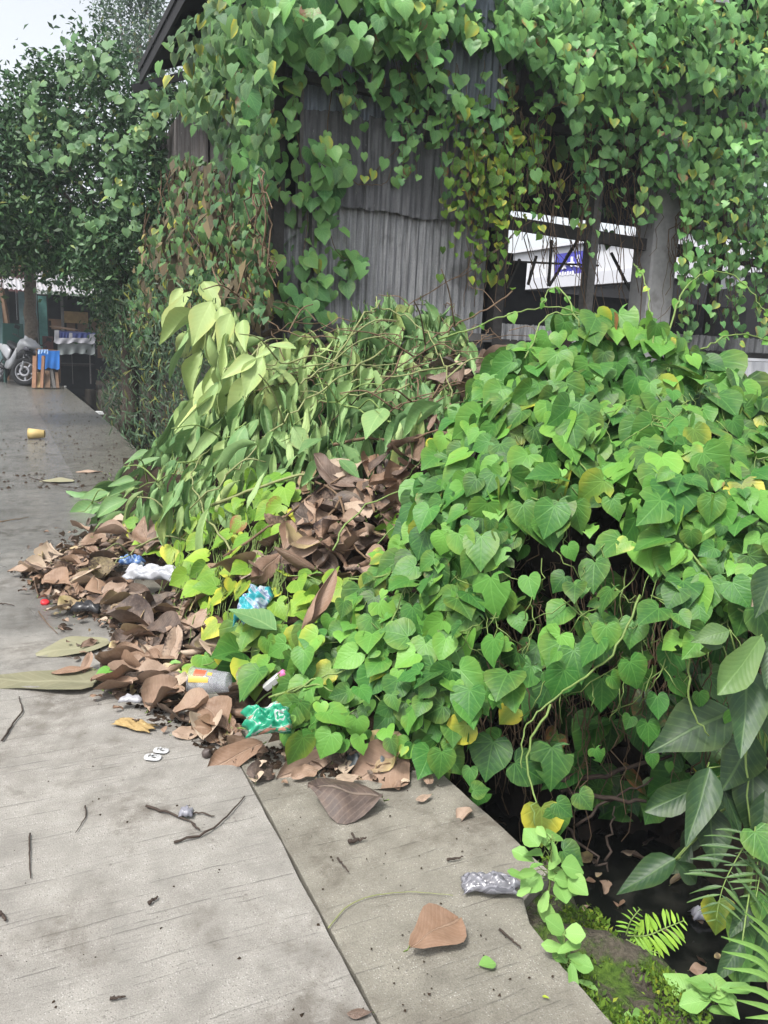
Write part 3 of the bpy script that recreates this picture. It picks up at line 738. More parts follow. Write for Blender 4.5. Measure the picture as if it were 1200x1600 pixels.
# ------------------------------------------------------------------ heap of cut plants and rubbish beside the road
HEAP = RangeMap([(480, 1200, None), (400, 1190, None), (330, 1170, None), (230, 1125, None), (165, 1045, None), (145, 960, None), (20, 900, None), (60, 855, None), (85, 800, None), (190, 698, None), (560, 1185, None), (640, 1200, None), (100, 1000, None),
    (560, 1120, 2.5), (540, 1000, 2.95), (540, 900, 3.3), (540, 800, 3.8), (540, 740, 4.15), (600, 700, 4.3), (650, 730, 3.8), (700, 600, 4.6), (700, 540, 5.5), (550, 640, 4.7), (550, 540, 5.3), (550, 480, 5.7), (430, 490, 5.6), (430, 560, 5.2), (430, 650, 4.8), (430, 740, 4.3), (430, 820, 3.9), (430, 900, 3.45), (430, 1000, 3.05), (430, 1080, 2.78), (330, 500, 5.9), (320, 600, 5.6), (320, 700, 5.1), (320, 800, 4.5), (320, 900, 3.95), (320, 980, 3.5), (320, 1060, 3.1), (230, 740, 5.7), (230, 820, 5.1), (230, 900, 4.55), (230, 980, 3.85), (230, 1060, 3.25), (160, 810, 6.0), (270, 660, 6.2), (820, 540, 5.6), (760, 640, 4.4)])
def heap_mesh(name, rm, poly, step, off, mat, zmin=-.62, jitter=.02, backoff=.9):
    P = np.asarray(poly, float); x0, y0 = P.min(0); x1, y1 = P.max(0)
    xs = np.arange(x0, x1+step, step); ys = np.arange(y0, y1+step, step)
    X, Y = np.meshgrid(xs, ys); ins = inpoly(X, Y, poly)
    o = off(X, Y) if callable(off) else off
    pts = PR(X, Y, rm.r(X, Y)+o)+RNG.normal(0, jitter, X.shape+(3,))
    V = []; Fs = []; id_ = {}
    for j in range(len(ys)):
        for i in range(len(xs)):
            if ins[j, i]: id_[(j, i)] = len(V); v = pts[j, i].copy(); v[2] = max(v[2], zmin); V.append(v)
    cells = set()
    for j in range(len(ys)-1):
        for i in range(len(xs)-1):
            k = [(j, i), (j+1, i), (j+1, i+1), (j, i+1)]
            if all(q in id_ for q in k): Fs.append([id_[q] for q in k]); cells.add((j, i))
    # close it at the back: rim goes back and down into the ground
    edges = {}
    for f in Fs:
        for a, b_ in zip(f, f[1:]+f[:1]):
            edges[(a, b_)] = 1
    rim = [(a, b_) for (a, b_) in edges if (b_, a) not in edges]; dup = {}
    def back(i):
        if i not in dup:
            v = np.array(V[i]); h = v[:2]/np.linalg.norm(v[:2]); w = v.copy(); w[:2] += h*(.1+backoff*max(0, min(1, v[2]+.2))); w[2] = zmin-.1; dup[i] = len(V); V.append(w)
        return dup[i]
    for a, b_ in rim: Fs.append([b_, a, back(a), back(b_)])
    me = poly_mesh(name, V, Fs, None, True); return link(name, me, mat)
heap_poly = [(0, 880), (60, 850), (110, 760), (180, 700), (250, 730), (330, 640), (375, 540), (430, 530), (560, 525), (700, 545), (840, 560), (840, 640), (720, 700), (690, 900), (660, 1205), (480, 1202), (330, 1172), (160, 1050), (60, 960)]
def hoff(X, Y):   # the soil core lies well under the foliage
    return .05+.22*np.clip((1050-Y)/300, 0, 1)
o = heap_mesh('debris_heap', HEAP, heap_poly, 12, hoff, M_MULCH, -.05, .015, .6); tag(o, kind='structure')

# ------------------------------------------------------------------ the vine mound over the drain
MND = RangeMap([(960, 490, 3.7), (850, 500, 3.65), (1060, 520, 3.8), (780, 570, 3.5), (1130, 560, 3.9), (700, 650, 3.45), (1200, 640, 3.75), (660, 720, 3.35), (640, 800, 3.2), (600, 880, 3.05), (540, 960, 2.85), (480, 1040, 2.7), (440, 1110, 2.6),
    (960, 600, 3.4), (960, 700, 3.1), (960, 800, 2.85), (960, 900, 2.65), (960, 1000, 2.5), (800, 700, 3.05), (800, 800, 2.85), (800, 900, 2.7), (800, 1000, 2.55), (800, 1080, 2.45), (700, 800, 2.95), (700, 900, 2.8), (700, 1000, 2.6), (700, 1100, 2.45), (690, 1190, 2.36), (600, 1170, 2.42), (500, 1150, 2.5), (1100, 700, 3.1), (1100, 800, 2.9), (1100, 900, 2.7), (1200, 800, 2.9), (1200, 900, 2.7), (1200, 1000, 2.55), (960, 1150, 2.45), (1200, 1200, 2.5)])
mound_poly = [(960, 488), (880, 490), (820, 520), (775, 560), (742, 600), (705, 645), (665, 690), (645, 760), (612, 830), (575, 890), (530, 935), (490, 985), (455, 1040), (435, 1090), (455, 1150), (500, 1165), (560, 1165), (620, 1175), (690, 1195), (740, 1150), (760, 1100), (830, 1070), (900, 1070), (970, 1060), (1050, 1040), (1100, 1000), (1150, 960), (1260, 950), (1260, 665), (1190, 610), (1150, 582), (1100, 555), (1060, 520), (1010, 495)]
core_poly = [(940, 530), (850, 545), (790, 600), (740, 680), (700, 760), (680, 860), (640, 950), (600, 1040), (590, 1110), (640, 1150), (740, 1230), (860, 1330), (1000, 1400), (1280, 1400), (1280, 640), (1120, 590), (1040, 550)]
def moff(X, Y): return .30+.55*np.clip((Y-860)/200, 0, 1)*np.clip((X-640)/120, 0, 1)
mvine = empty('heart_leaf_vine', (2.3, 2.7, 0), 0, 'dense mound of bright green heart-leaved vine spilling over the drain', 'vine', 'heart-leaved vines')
o = heap_mesh('dark_debris_core', MND, core_poly, 14, moff, M_HOLLOW, -.62, .035, 1.2)  # near-black debris core, added so gaps between leaves read as shade
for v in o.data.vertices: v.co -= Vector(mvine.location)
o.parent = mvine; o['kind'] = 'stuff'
def vine_layer(rm, poly, s, off, lift=0., lat=.45, up=.5, ns=.8, jit=.42):
    p = hexpts(poly, s, jit); px, py = p[:, 0], p[:, 1]; n = len(p)
    P = rm.pt(px, py, off+RNG.normal(0, .035, n)); N0 = rm.nrm(px, py)
    nr = unit(N0*ns*.6-_f0*.5+np.array([-.12, 0, up*.75])+rnd(n, .44)); dn = np.array([0, 0, -1.])-N0*(-N0[:, 2:3]); tip = unit(unit(dn)+rnd(n, lat)*np.array([1, 1, .5]))
    return px, py, P, nr, tip
hol1 = [(740, 960), (800, 850), (860, 780), (960, 770), (1030, 860), (1080, 960), (1100, 1060), (740, 1100), (700, 1010)]
hol2 = [(830, 1080), (1100, 1010), (1090, 1120), (760, 1200), (740, 1120)]
LP, LN, LT, LS, LC, LQ = [], [], [], [], [], []
for (s, off, pmin, pmax, tone, prio) in [(24, -.03, 32, 70, .50, 1.3), (26, .03, 30, 66, .32, 1.0), (34, .10, 32, 60, .20, .5)]:  # deeper layers take darker tones: shade between leaves put into the colour
    px, py, P, nr, tip = vine_layer(MND, mound_poly, s, off)
    n = len(px); cl = VN1(px/75, py/75); keep = RNG.random(n) > (.06 if off < .1 else .15)+.9*np.clip((.42-cl)*4, 0, .75)*(off < .02)
    P = P+ray(px, py)/F*((.5-cl)*.22)[:, None]
    h = inpoly(px, py, hol1); keep &= ~(h & (RNG.random(n) < (.70 if off < 0 else .92)))
    h = inpoly(px, py, hol2); keep &= ~(h & (RNG.random(n) < (.45 if off < 0 else .9)))
    low = np.clip((py-1000)/150, 0, 1)
    szp = .9*RNG.uniform(pmin, pmax, n)*np.where(RNG.random(n) < .25, .62, 1.)*np.where(RNG.random(n) < .10, 1.15, 1.)*(1-.12*low)*np.where(px < 640, .86, 1.)*np.where(py < 560, .85, 1.)
    sz = szp*dist(P)/F/1.06
    tn = tone+.16*(szp < 38)+.12*np.clip((760-px)/250, -.6, .7)-.10*np.clip((py-900)/200, 0, 1)  # light from the left put into the leaf tone; lower leaves darker
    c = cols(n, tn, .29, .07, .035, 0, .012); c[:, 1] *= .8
    for L, v in zip((LP, LN, LT, LS, LC, LQ), (P, nr, tip, sz, c, np.full(n, prio))): L.append(v[keep])
# stragglers hanging in the dark below
st = [(862, 1168, 66, .2), (805, 1192, 60, .12), (770, 1160, 62, .05), (868, 1268, 38, .25), (845, 1262, 60, .12), (735, 1200, 28, .5), (752, 1232, 34, .4), (1045, 1192, 16, .6), (1012, 1130, 38, .35), (1027, 1088, 36, .4), (1055, 1060, 36, .42), (1128, 1202, 44, .45), (1050, 1015, 50, .4), (930, 1170, 26, .35), (1092, 1082, 26, .55), (985, 1120, 22, .5),
      (1018, 1178, 24, .3), (895, 1045, 55, .42), (940, 1060, 56, .42), (830, 1040, 52, .45), (990, 1030, 60, .4), (865, 1045, 55, .45), (1190, 1240, 30, .5), (1150, 1110, 40, .5), (782, 1085, 34, .6), (803, 1108, 36, .62), (1165, 905, 42, .6)]
px = np.array([q[0] for q in st], float); py = np.array([q[1] for q in st], float); P = MND.pt(px, py, .08); n = len(st)
LP.append(P); LN.append(unit(-_f0*.9+np.array([0, 0, .45])+rnd(n, .2))); LT.append(unit(np.array([0, 0, -1.])+rnd(n, .25))); LS.append(np.array([q[2] for q in st])*dist(P)/F/1.06); LC.append(cols(n, np.array([q[3] for q in st]), .05, .03, .1)); LQ.append(np.full(n, 1.4))
# leaves deep in the hollow, toned dark to stand in for its shade
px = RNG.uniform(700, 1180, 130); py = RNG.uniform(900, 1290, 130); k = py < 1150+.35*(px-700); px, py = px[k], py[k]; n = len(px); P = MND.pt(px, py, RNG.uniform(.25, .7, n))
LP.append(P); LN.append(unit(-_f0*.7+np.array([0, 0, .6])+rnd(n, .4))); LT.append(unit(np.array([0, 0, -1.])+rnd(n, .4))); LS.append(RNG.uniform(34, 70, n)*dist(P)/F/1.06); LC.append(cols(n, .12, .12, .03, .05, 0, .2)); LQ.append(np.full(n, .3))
# leaves down the far side of the mound
n = 500; a = RNG.uniform(0, 2*pi, n); rr = RNG.uniform(.5, 1.0, n)
bp_ = np.stack([2.75+rr*np.cos(a)*1.0, 3.35+rr*np.sin(a)*.9, 1.45-1.0*rr**2+RNG.normal(0, .04, n)], 1)
ppx, ppy = proj(bp_); k = (dist(bp_) > MND.r(np.clip(ppx, 600, 1250), np.clip(ppy, 480, 1000))+.45); bp_ = bp_[k]; n = len(bp_)
dr = unit(bp_-np.array([2.75, 3.35, .3])); LP.append(bp_); LN.append(unit(dr+np.array([0, 0, .5])+rnd(n, .3))); LT.append(unit(dr*np.array([1, 1, 0])+np.array([0, 0, -.8])+rnd(n, .3))); LS.append(RNG.uniform(.09, .15, n)*.8); LC.append(cols(n, .45)); LQ.append(np.full(n, .1))
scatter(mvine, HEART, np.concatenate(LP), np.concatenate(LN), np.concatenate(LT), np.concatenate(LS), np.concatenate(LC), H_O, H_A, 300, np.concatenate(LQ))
def pxpath(rm, pts, k=5, wob=.004, off=0.):
    return smooth_path([rm.pt(float(a), float(b), off) for a, b in pts], k, wob)
tend = [[(1022, 545), (1015, 500), (1012, 450), (1000, 425), (990, 412)], [(1040, 540), (1055, 480), (1080, 440), (1112, 424), (1150, 432), (1185, 470), (1196, 488)], [(1095, 545), (1130, 528), (1165, 522), (1210, 534)], [(905, 510), (890, 470), (872, 450), (858, 455), (845, 476)], [(685, 530), (740, 512), (800, 490), (860, 480), (925, 494)],
        [(820, 560), (850, 500), (880, 490), (930, 500)], [(520, 860), (560, 800), (640, 762), (700, 748)], [(430, 1088), (500, 1060), (565, 1030), (615, 965), (640, 880)], [(1000, 930), (965, 1010), (905, 1065), (855, 1100), (820, 1140), (815, 1200)], [(1070, 850), (1130, 930), (1215, 1000)], [(700, 690), (690, 730), (640, 800), (590, 850)], [(545, 905), (600, 900), (680, 870), (745, 830)],
        [(1080, 990), (1076, 1060), (1082, 1110), (1108, 1150)], [(420, 1090), (480, 1070), (520, 1080)], [(1170, 1090), (1168, 1180), (1172, 1290)], [(860, 1100), (825, 1170), (832, 1240), (836, 1290)], [(880, 640), (900, 700), (925, 760)], [(760, 720), (800, 760), (860, 790)]]
stems_obj(mvine, 'stem', [pxpath(MND, t, 5, .004, -.03) for t in tend], .0045, M_STEM, 5)
# small leaves along the free shoots
tp = []
for t in tend[:5]:
    pth = pxpath(MND, t, 5, 0, -.03)
    tp += [p for i, p in enumerate(pth[6:]) if i % 4 == 0]
tp = np.array(tp); n = len(tp); scatter(mvine, HEART, tp, unit(-_f0+rnd(n, .4)+np.array([0, 0, .5])), unit(rnd(n, .8)+np.array([0, 0, -.6])), RNG.uniform(.025, .055, n), cols(n, .8, .1, .05, .15), H_O, H_A, 60)
# petioles, dead strings and roots hanging under the shell
paths = []
for i in range(260):
    x = RNG.uniform(660, 1190); y = RNG.uniform(820, 1140); L = RNG.uniform(60, 230); dx = RNG.normal(0, 30); of = RNG.uniform(.15, .5)
    paths.append(smooth_path([MND.pt(x, y, of), MND.pt(x+dx*.4, y+L*.5, of+RNG.normal(0, .05)), MND.pt(x+dx, min(y+L, 1330), of+.05)], 4, .012))
mass_stems(mvine, 'hanging_roots', paths, RNG.uniform(.0012, .004, len(paths)), M_STEMB)
paths = []
for i in range(300):   # petioles threading the leaf shell
    x = RNG.uniform(560, 1200); y = RNG.uniform(560, 1080)
    if not inpoly(np.array([x]), np.array([y]), mound_poly)[0]: continue
    dx = RNG.normal(0, 45); dy = RNG.uniform(20, 80)
    paths.append(smooth_path([MND.pt(x, y, .06), MND.pt(x+dx*.5, y+dy*.6, .0), MND.pt(x+dx, y+dy, .08)], 3, .006))
mass_stems(mvine, 'runner_stems', paths, .0028, M_STEM)
# dead branches in the hollow
for k, (pts, r) in enumerate([([(860, 1222), (920, 1215), (985, 1198), (1050, 1180)], .011), ([(875, 1235), (930, 1245), (1010, 1252)], .013), ([(900, 1290), (960, 1250), (1020, 1215)], .006), ([(880, 1290), (930, 1340), (950, 1362)], .006), ([(945, 1345), (955, 1290), (960, 1260)], .005), ([(905, 1040), (960, 1000), (930, 930), (915, 900)], .008)]):
    p = smooth_path([MND.pt(a, b_, .35) for a, b_ in pts], 5, .006); b = MB(); b.tube(p, list(np.linspace(r, r*.5, len(p))), 6)
    o = b.build('dead_branch', M_TWIG, None, True)
    tag(o, ('upper dark thorny branch crossing the hollow under the vine mound', 'lower thick thorny branch crossing the hollow under the vine mound', 'thin dark branch slanting up to the upper thorny branch in the hollow', 'thin dark branch dipping to the drain water below the hollow', 'short upright dead twig at the back of the hollow', 'dead brown stem showing through the gap in the middle of the vine mound')[k], 'branch', 'dead branches in the hollow')

# ------------------------------------------------------------------ vines on the house
def yplane_layer(poly, s, y0, dy, lat=.3, up=.25, jit=.42, gap=.47):
    p = hexpts(poly, s, jit); n = len(p); Y = y0-RNG.random(n)*dy; P = PY(p[:, 0], p[:, 1], Y)
    cl = VN2(p[:, 0]/55, p[:, 1]/120); P = P+ray(p[:, 0], p[:, 1])/F*((.5-cl)*.7*min(1, dy/.15))[:, None]; k = RNG.random(n) > 1.1*np.clip((gap-cl)*4, 0, .9); p, P = p[k], P[k]; n = len(p)
    nr = unit(np.array([-.12, -1., up+.15])+rnd(n, .40)); tip = unit(np.array([0, 0, -1.])+rnd(n, lat)); return p[:, 0], p[:, 1], P, nr, tip
def wall_vine(label, loc, layers, mo, ma, nparts=300, tone=.5, ts=.2, yp=.08, T=HEART, group='heart-leaved vines', stem_paths=(), stem_r=.004, stem_mat=None, bp=.10, sx=None, strands=(), gap=.47):
    root = empty('heart_leaf_vine', loc, 0, label, 'vine', group)
    A = [[], [], [], [], []]
    for (poly, s, y0, dy, a, b_, dt) in layers:
        px, py, P, nr, tip = yplane_layer(poly, s, y0, dy, gap=gap); n = len(px)
        szp = RNG.uniform(a, b_, n)*.80
        if sx: szp = szp*np.interp(px, *sx)
        for L, v in zip(A, (P, nr, tip, szp*dist(P)/F/1.06, cols(n, tone+dt, ts, .05, yp, 0, bp))): L.append(v)
    dang = []
    for (x0, x1, y0, y1, l0, l1, cnt, Y0, a, b_) in strands:
        for i in range(cnt):
            x = RNG.uniform(x0, x1); y = RNG.uniform(y0, y1); L = RNG.uniform(l0, l1); w = RNG.normal(0, 10, 3); Yd = Y0-RNG.uniform(0, .15); xs = []; st_ = RNG.uniform(12, 19)
            m_ = max(3, int(L/st_)); t = np.linspace(0, 1, m_); X = x+w[0]*t+w[1]*np.sin(t*4+w[2])*.7+np.where(np.arange(m_) % 2 == 0, 4., -4.); Yq = y+L*t; P = PY(X, Yq, np.full(m_, Yd)); n = m_
            s_ = RNG.uniform(a, b_, n)*(1-.35*t)
            for Lq, v in zip(A, (P, unit(np.array([-.12, -1., .35])+rnd(n, .45)), unit(np.array([0, 0, -1.])+rnd(n, .35)), s_*dist(P)/F/1.06, cols(n, tone+.15*t, ts, .05, yp*1.5, 0, bp))): Lq.append(v)
            dang.append(ypath([(x, y-20), (x+w[0]*.5, y+L*.5), (x+w[0], y+L)], Yd, .008))
    A = [np.concatenate(v) for v in A]
    scatter(root, T, *A, mo, ma, nparts)
    if dang: mass_stems(root, 'dangling_stems', dang, .0035, M_STEMB)
    if stem_paths: stems_obj(root, 'stem', stem_paths, stem_r, stem_mat or M_STEMB, 4)
    return root
def ypath(pts, y, wob=.01, k=5): return smooth_path([PY(a, b_, y) for a, b_ in pts], k, wob)
corner = [(335, -30), (580, -30), (650, 10), (640, 60), (600, 100), (560, 75), (520, 92), (470, 90), (425, 145), (395, 200), (380, 120), (340, 60)]
wall_vine('heart-leaved vine with the largest pale leaves tumbling over the top left house corner', (2.1, 6.3, 3.5),
    [(corner, 25, 6.25, .35, 24, 46, .12), (corner, 23, 6.4, .2, 20, 40, -.05), (corner, 23, 6.47, .1, 20, 38, -.25), ([(372, 140), (428, 140), (436, 330), (430, 480), (385, 500), (375, 300)], 21, 6.36, .2, 18, 32, .0), ([(420, 180), (470, 180), (465, 330), (430, 470)], 34, 6.38, .1, 18, 30, .1)], HW_O, HW_A, 300, .55, .2, .03, gap=.40, strands=[(440, 620, 80, 120, 40, 110, 8, 6.38, 18, 30)])
strand = [(400, 170), (450, 160), (468, 215), (520, 205), (540, 245), (560, 262), (520, 300), (530, 345), (548, 380), (582, 405), (575, 418), (545, 440), (525, 490), (470, 505), (425, 480), (418, 400), (440, 360), (425, 320), (395, 290)]
gap1 = [(455, 285), (530, 300), (520, 380), (450, 400)]
wall_vine('heart-leaved vine strand climbing the grey zinc sheets below the corner', (2.3, 6.4, 2.4),
    [(strand, 24, 6.42, .12, 24, 40, .12), (strand, 30, 6.36, .14, 22, 36, .15), ([(505, 200), (600, 215), (640, 235), (620, 290), (560, 285), (520, 262)], 27, 6.42, .05, 15, 24, .35), ([(555, 60), (650, 60), (640, 190), (612, 205), (560, 120)], 22, 6.4, .1, 20, 32, .1)], HW_O, HW_A, 260, .55, .17, .04, gap=.34,
    stem_paths=[ypath([(455, 60), (462, 200), (480, 320), (470, 470)], 6.4), ypath([(500, 260), (560, 285), (600, 288), (612, 262)], 6.42), ypath([(640, 190), (625, 230), (560, 290)], 6.43), ypath([(520, 130), (505, 260), (520, 380), (560, 420)], 6.42)], stem_r=.005)
top = [(560, -30), (1230, -30), (1230, 250), (1180, 330), (1130, 300), (1090, 330), (1045, 300), (1020, 215), (985, 160), (960, 240), (930, 190), (900, 200), (870, 150), (840, 175), (815, 120), (790, 150), (762, 140), (735, 190), (700, 150), (690, 170), (655, 160), (640, 95), (600, 80)]
tl = [(590, -30), (1230, -30), (1230, 140), (1100, 130), (1000, 120), (900, 130), (800, 100), (680, 110)]
wall_vine('thick curtain of heart-leaved vine hanging along the top of the house front', (5.0, 6.3, 3.6),
    [(top, 15.5, 6.3, .25, 14, 28, .10), (top, 16, 6.4, .15, 14, 26, -.08), (tl, 14, 6.1, .35, 14, 29, .16), (tl, 15, 6.44, .1, 15, 27, -.25)], HW_O, HW_A, 300, .52, .19, .04, sx=([560, 800, 1000, 1200], [1.12, 1.06, .9, .78]), strands=[(600, 800, 110, 180, 50, 170, 16, 6.34, 14, 24), (800, 1040, 150, 230, 40, 190, 24, 6.3, 13, 24)])
rc = [(1050, 180), (1230, 180), (1230, 420), (1190, 410), (1150, 340), (1128, 330), (1112, 380), (1104, 470), (1078, 530), (1056, 510), (1070, 430), (1054, 380), (1068, 300)]
rc2 = [(1100, 330), (1230, 330), (1230, 545), (1190, 520), (1150, 550), (1100, 520), (1085, 470), (1120, 400)]
wall_vine('small-leaved vine strands hanging past the concrete column on the right of the house', (6.6, 6.2, 2.8),
    [(rc, 15, 6.2, .25, 12, 21, .08), (rc, 16, 6.36, .1, 12, 21, -.12), (rc2, 27, 6.2, .3, 12, 22, -.05)], HW_O, HW_A, 300, .5, .2, .07, bp=.12, strands=[(1050, 1200, 280, 370, 60, 180, 26, 6.2, 11, 19)],
    stem_paths=[ypath([(1062+18*i, 280), (1058+18*i+RNG.normal(0, 8), 380), (1066+18*i+RNG.normal(0, 12), 520+RNG.normal(0, 25))], 6.25) for i in range(9)], stem_r=.006)
ms = [(712, 150), (770, 140), (800, 200), (850, 180), (860, 290), (830, 345), (805, 390), (788, 430), (765, 485), (735, 500), (715, 440), (745, 390), (735, 300), (712, 260)]
wall_vine('thin yellowing vine strands hanging beside the open bay in the middle of the house front', (4.2, 6.3, 2.5),
    [(ms, 25, 6.38, .15, 12, 24, .0), ([(680, 300), (760, 300), (770, 490), (690, 510)], 44, 6.4, .06, 12, 22, .1)], HY_O, HY_A, 260, .22, .22, .16, bp=.25, strands=[(715, 800, 150, 260, 90, 230, 16, 6.34, 11, 21), (800, 860, 180, 260, 60, 150, 8, 6.34, 11, 20)],
    stem_paths=[ypath([(745, 190), (750+8*i, 290), (735+14*i, 380), (725+16*i, 480)], 6.36) for i in range(5)]+[ypath([(830, 345), (760, 400), (700, 440), (560, 520)], 6.33), ypath([(800, 370), (740, 420), (650, 470)], 6.33)], stem_r=.006)
ib = [(850, 170), (1000, 190), (1000, 330), (960, 420), (930, 330), (880, 330)]
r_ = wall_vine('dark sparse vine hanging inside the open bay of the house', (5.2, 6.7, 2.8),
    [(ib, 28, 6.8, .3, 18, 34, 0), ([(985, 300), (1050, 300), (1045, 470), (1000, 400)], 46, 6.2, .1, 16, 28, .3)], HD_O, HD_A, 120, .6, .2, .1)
paths = []
for i in range(80):
    x = RNG.uniform(770, 1030); y = RNG.uniform(150, 300); L = RNG.uniform(90, 290); dx = RNG.normal(0, 34); Y0 = RNG.uniform(6.2, 6.6)
    paths.append(ypath([(x, y), (x+dx*.3+RNG.normal(0, 10), y+L*.4), (x+dx, min(520, y+L))], Y0, .02))
for i in range(36):
    x = RNG.uniform(1040, 1200); y = RNG.uniform(250, 380); L = RNG.uniform(90, 220)
    paths.append(ypath([(x, y), (x+RNG.normal(0, 10), y+L*.5), (x+RNG.normal(0, 26), min(550, y+L))], 6.25, .02))
mass_stems(r_, 'hanging_stems', paths, RNG.uniform(.003, .008, len(paths)), M_STEMB)
# side of the house along the drain
def xlayer(poly, s, x0, dx, lat=.35):
    p = hexpts(poly, s); n = len(p); X = x0-RNG.random(n)*dx; P = PX(p[:, 0], p[:, 1], X)
    return p[:, 0], p[:, 1], P, unit(np.array([-1., -.45, .3])+rnd(n, .35)), unit(np.array([0, 0, -1.])+rnd(n, lat))
side = [(300, 70), (340, 20), (420, 10), (430, 200), (415, 300), (425, 400), (430, 500), (320, 500), (290, 460), (345, 320), (330, 200), (278, 170)]
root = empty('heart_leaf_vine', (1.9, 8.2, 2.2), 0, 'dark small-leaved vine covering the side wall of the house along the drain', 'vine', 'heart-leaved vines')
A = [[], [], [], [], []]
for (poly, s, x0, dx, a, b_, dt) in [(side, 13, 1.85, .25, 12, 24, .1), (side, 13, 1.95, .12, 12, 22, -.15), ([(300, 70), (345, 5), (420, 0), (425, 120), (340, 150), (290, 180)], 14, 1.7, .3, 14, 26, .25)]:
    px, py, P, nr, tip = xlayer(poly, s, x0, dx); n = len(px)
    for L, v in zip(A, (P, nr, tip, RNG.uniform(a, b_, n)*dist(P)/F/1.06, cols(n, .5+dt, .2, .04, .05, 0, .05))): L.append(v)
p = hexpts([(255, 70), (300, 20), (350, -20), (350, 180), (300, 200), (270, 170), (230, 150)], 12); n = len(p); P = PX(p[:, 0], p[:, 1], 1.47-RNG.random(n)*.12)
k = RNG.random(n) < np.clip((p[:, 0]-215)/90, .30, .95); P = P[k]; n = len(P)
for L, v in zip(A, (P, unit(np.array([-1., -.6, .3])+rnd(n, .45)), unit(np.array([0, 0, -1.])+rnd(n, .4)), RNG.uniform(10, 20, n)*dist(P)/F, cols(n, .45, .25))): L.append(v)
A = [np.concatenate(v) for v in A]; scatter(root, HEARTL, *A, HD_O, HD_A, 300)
# dried vine hanging in a skirt in front of it
dv = [(268, 235), (300, 240), (345, 260), (350, 330), (390, 350), (420, 400), (425, 500), (330, 500), (300, 470), (255, 480), (215, 560), (200, 470), (215, 380), (250, 330), (272, 300)]
DV_O, DV_A = pair('dried_vine', ((.030, .026, .017), (.10, .082, .048), (.30, .235, .13)), veins=None, rough=.7, transl=.15)
root = empty('dried_vine', (1.8, 7.6, 2.0), 0, 'brown dried vine hanging like a skirt between tree and house', 'vine')
A = [[], [], [], [], []]
for s, x0, t0 in ((10, 1.65, .45), (10, 1.75, .2)):
    p = hexpts(dv, s); n = len(p); X = x0-RNG.random(n)*.2; P = PX(p[:, 0], p[:, 1], X)
    for L, v in zip(A, (P, unit(np.array([-1., -.6, .2])+rnd(n, .5)), unit(np.array([0, 0, -1.])+rnd(n, .3)), RNG.uniform(12, 34, n)*dist(P)/F, cols(n, t0+.45*(RNG.random(n) < .12), .2, .02, .03, .0, .04))): L.append(v)
A = [np.concatenate(v) for v in A]; A[4][:, 0] *= .75
scatter(root, SMALL+SMALL+WILT[:3], *A, DV_O, DV_A, 300)
p = hexpts(dv, 9); n = len(p); P = PX(p[:, 0], p[:, 1], 1.6-RNG.random(n)*.15)
o = joined('green_foliage', HEARTL, RNG.integers(0, 6, n), frames(unit(np.array([-1., -.6, .3])+rnd(n, .5)), unit(np.array([0, 0, -1.])+rnd(n, .4))), P-np.array(root.location), RNG.uniform(8, 15, n)*dist(P)/F, cols(n, .5, .25), HD_A, root); o['kind'] = 'stuff'
paths = []
for i in range(60):
    x = RNG.uniform(215, 420); y = RNG.uniform(260, 400); L = RNG.uniform(60, 170); xx = 1.62-RNG.random()*.1
    paths.append(smooth_path([PX(x, y, xx), PX(x+RNG.normal(0, 6), y+L*.5, xx), PX(x+RNG.normal(0, 14), min(520, y+L), xx)], 3, .02))
mass_stems(root, 'hanging_stems', paths, .008, M_STEMB)
# ------------------------------------------------------------------ cut branches wilting on the heap
pile = [(296, 490), (318, 455), (370, 480), (400, 535), (440, 520), (530, 505), (560, 462), (640, 458), (710, 480), (740, 540), (715, 640), (660, 668), (640, 700), (560, 722), (480, 742), (400, 745), (335, 795), (260, 805), (170, 800), (160, 745), (230, 695), (280, 640), (335, 560), (290, 530)]
br = [  # label, stem path (photo px), range offset, leaf tone, yellowing
 ('cut branch with pale yellow leaves at the top left of the heap', [(318, 395), (345, 440), (375, 468), (440, 515), (530, 530)], -.25, .75, .3, M_STEMB),
 ('wilted cut branch with olive leaves trailing onto the road at the left end', [(385, 660), (330, 700), (260, 745), (190, 770), (120, 800)], -.12, .45, .05, M_STEM),
 ('long green cut stem slanting down across the front of the heap', [(600, 545), (520, 600), (440, 660), (380, 720), (330, 770), (230, 850), (180, 880)], -.25, .6, .08, M_STEMP),
 ('cut branch with drooping grey green leaves arching beneath the zinc wall', [(470, 600), (520, 560), (570, 490), (600, 480), (650, 505), (690, 560), (705, 620)], -.35, .5, .05, M_STEMP),
 ('cut branch whose limp leaves hang in the middle of the heap', [(620, 660), (560, 640), (500, 630), (440, 690)], -.2, .55, .08, M_STEM),
 ('cut branch with its thin brown end leaning up against the house sill', [(800, 455), (740, 495), (690, 520), (640, 560), (580, 620)], -.25, .5, .1, M_STEMB),
 ('cut branch with dark folded leaves under the paler ones beside the vine mound', [(720, 600), (660, 625), (600, 650), (540, 690)], -.12, .35, .04, M_STEMB),
 ('cut branch with a large yellow green leaf left of the middle of the heap', [(470, 560), (430, 570), (390, 560), (350, 575)], -.35, .8, .25, M_STEMP)]
anch = []; roots = []
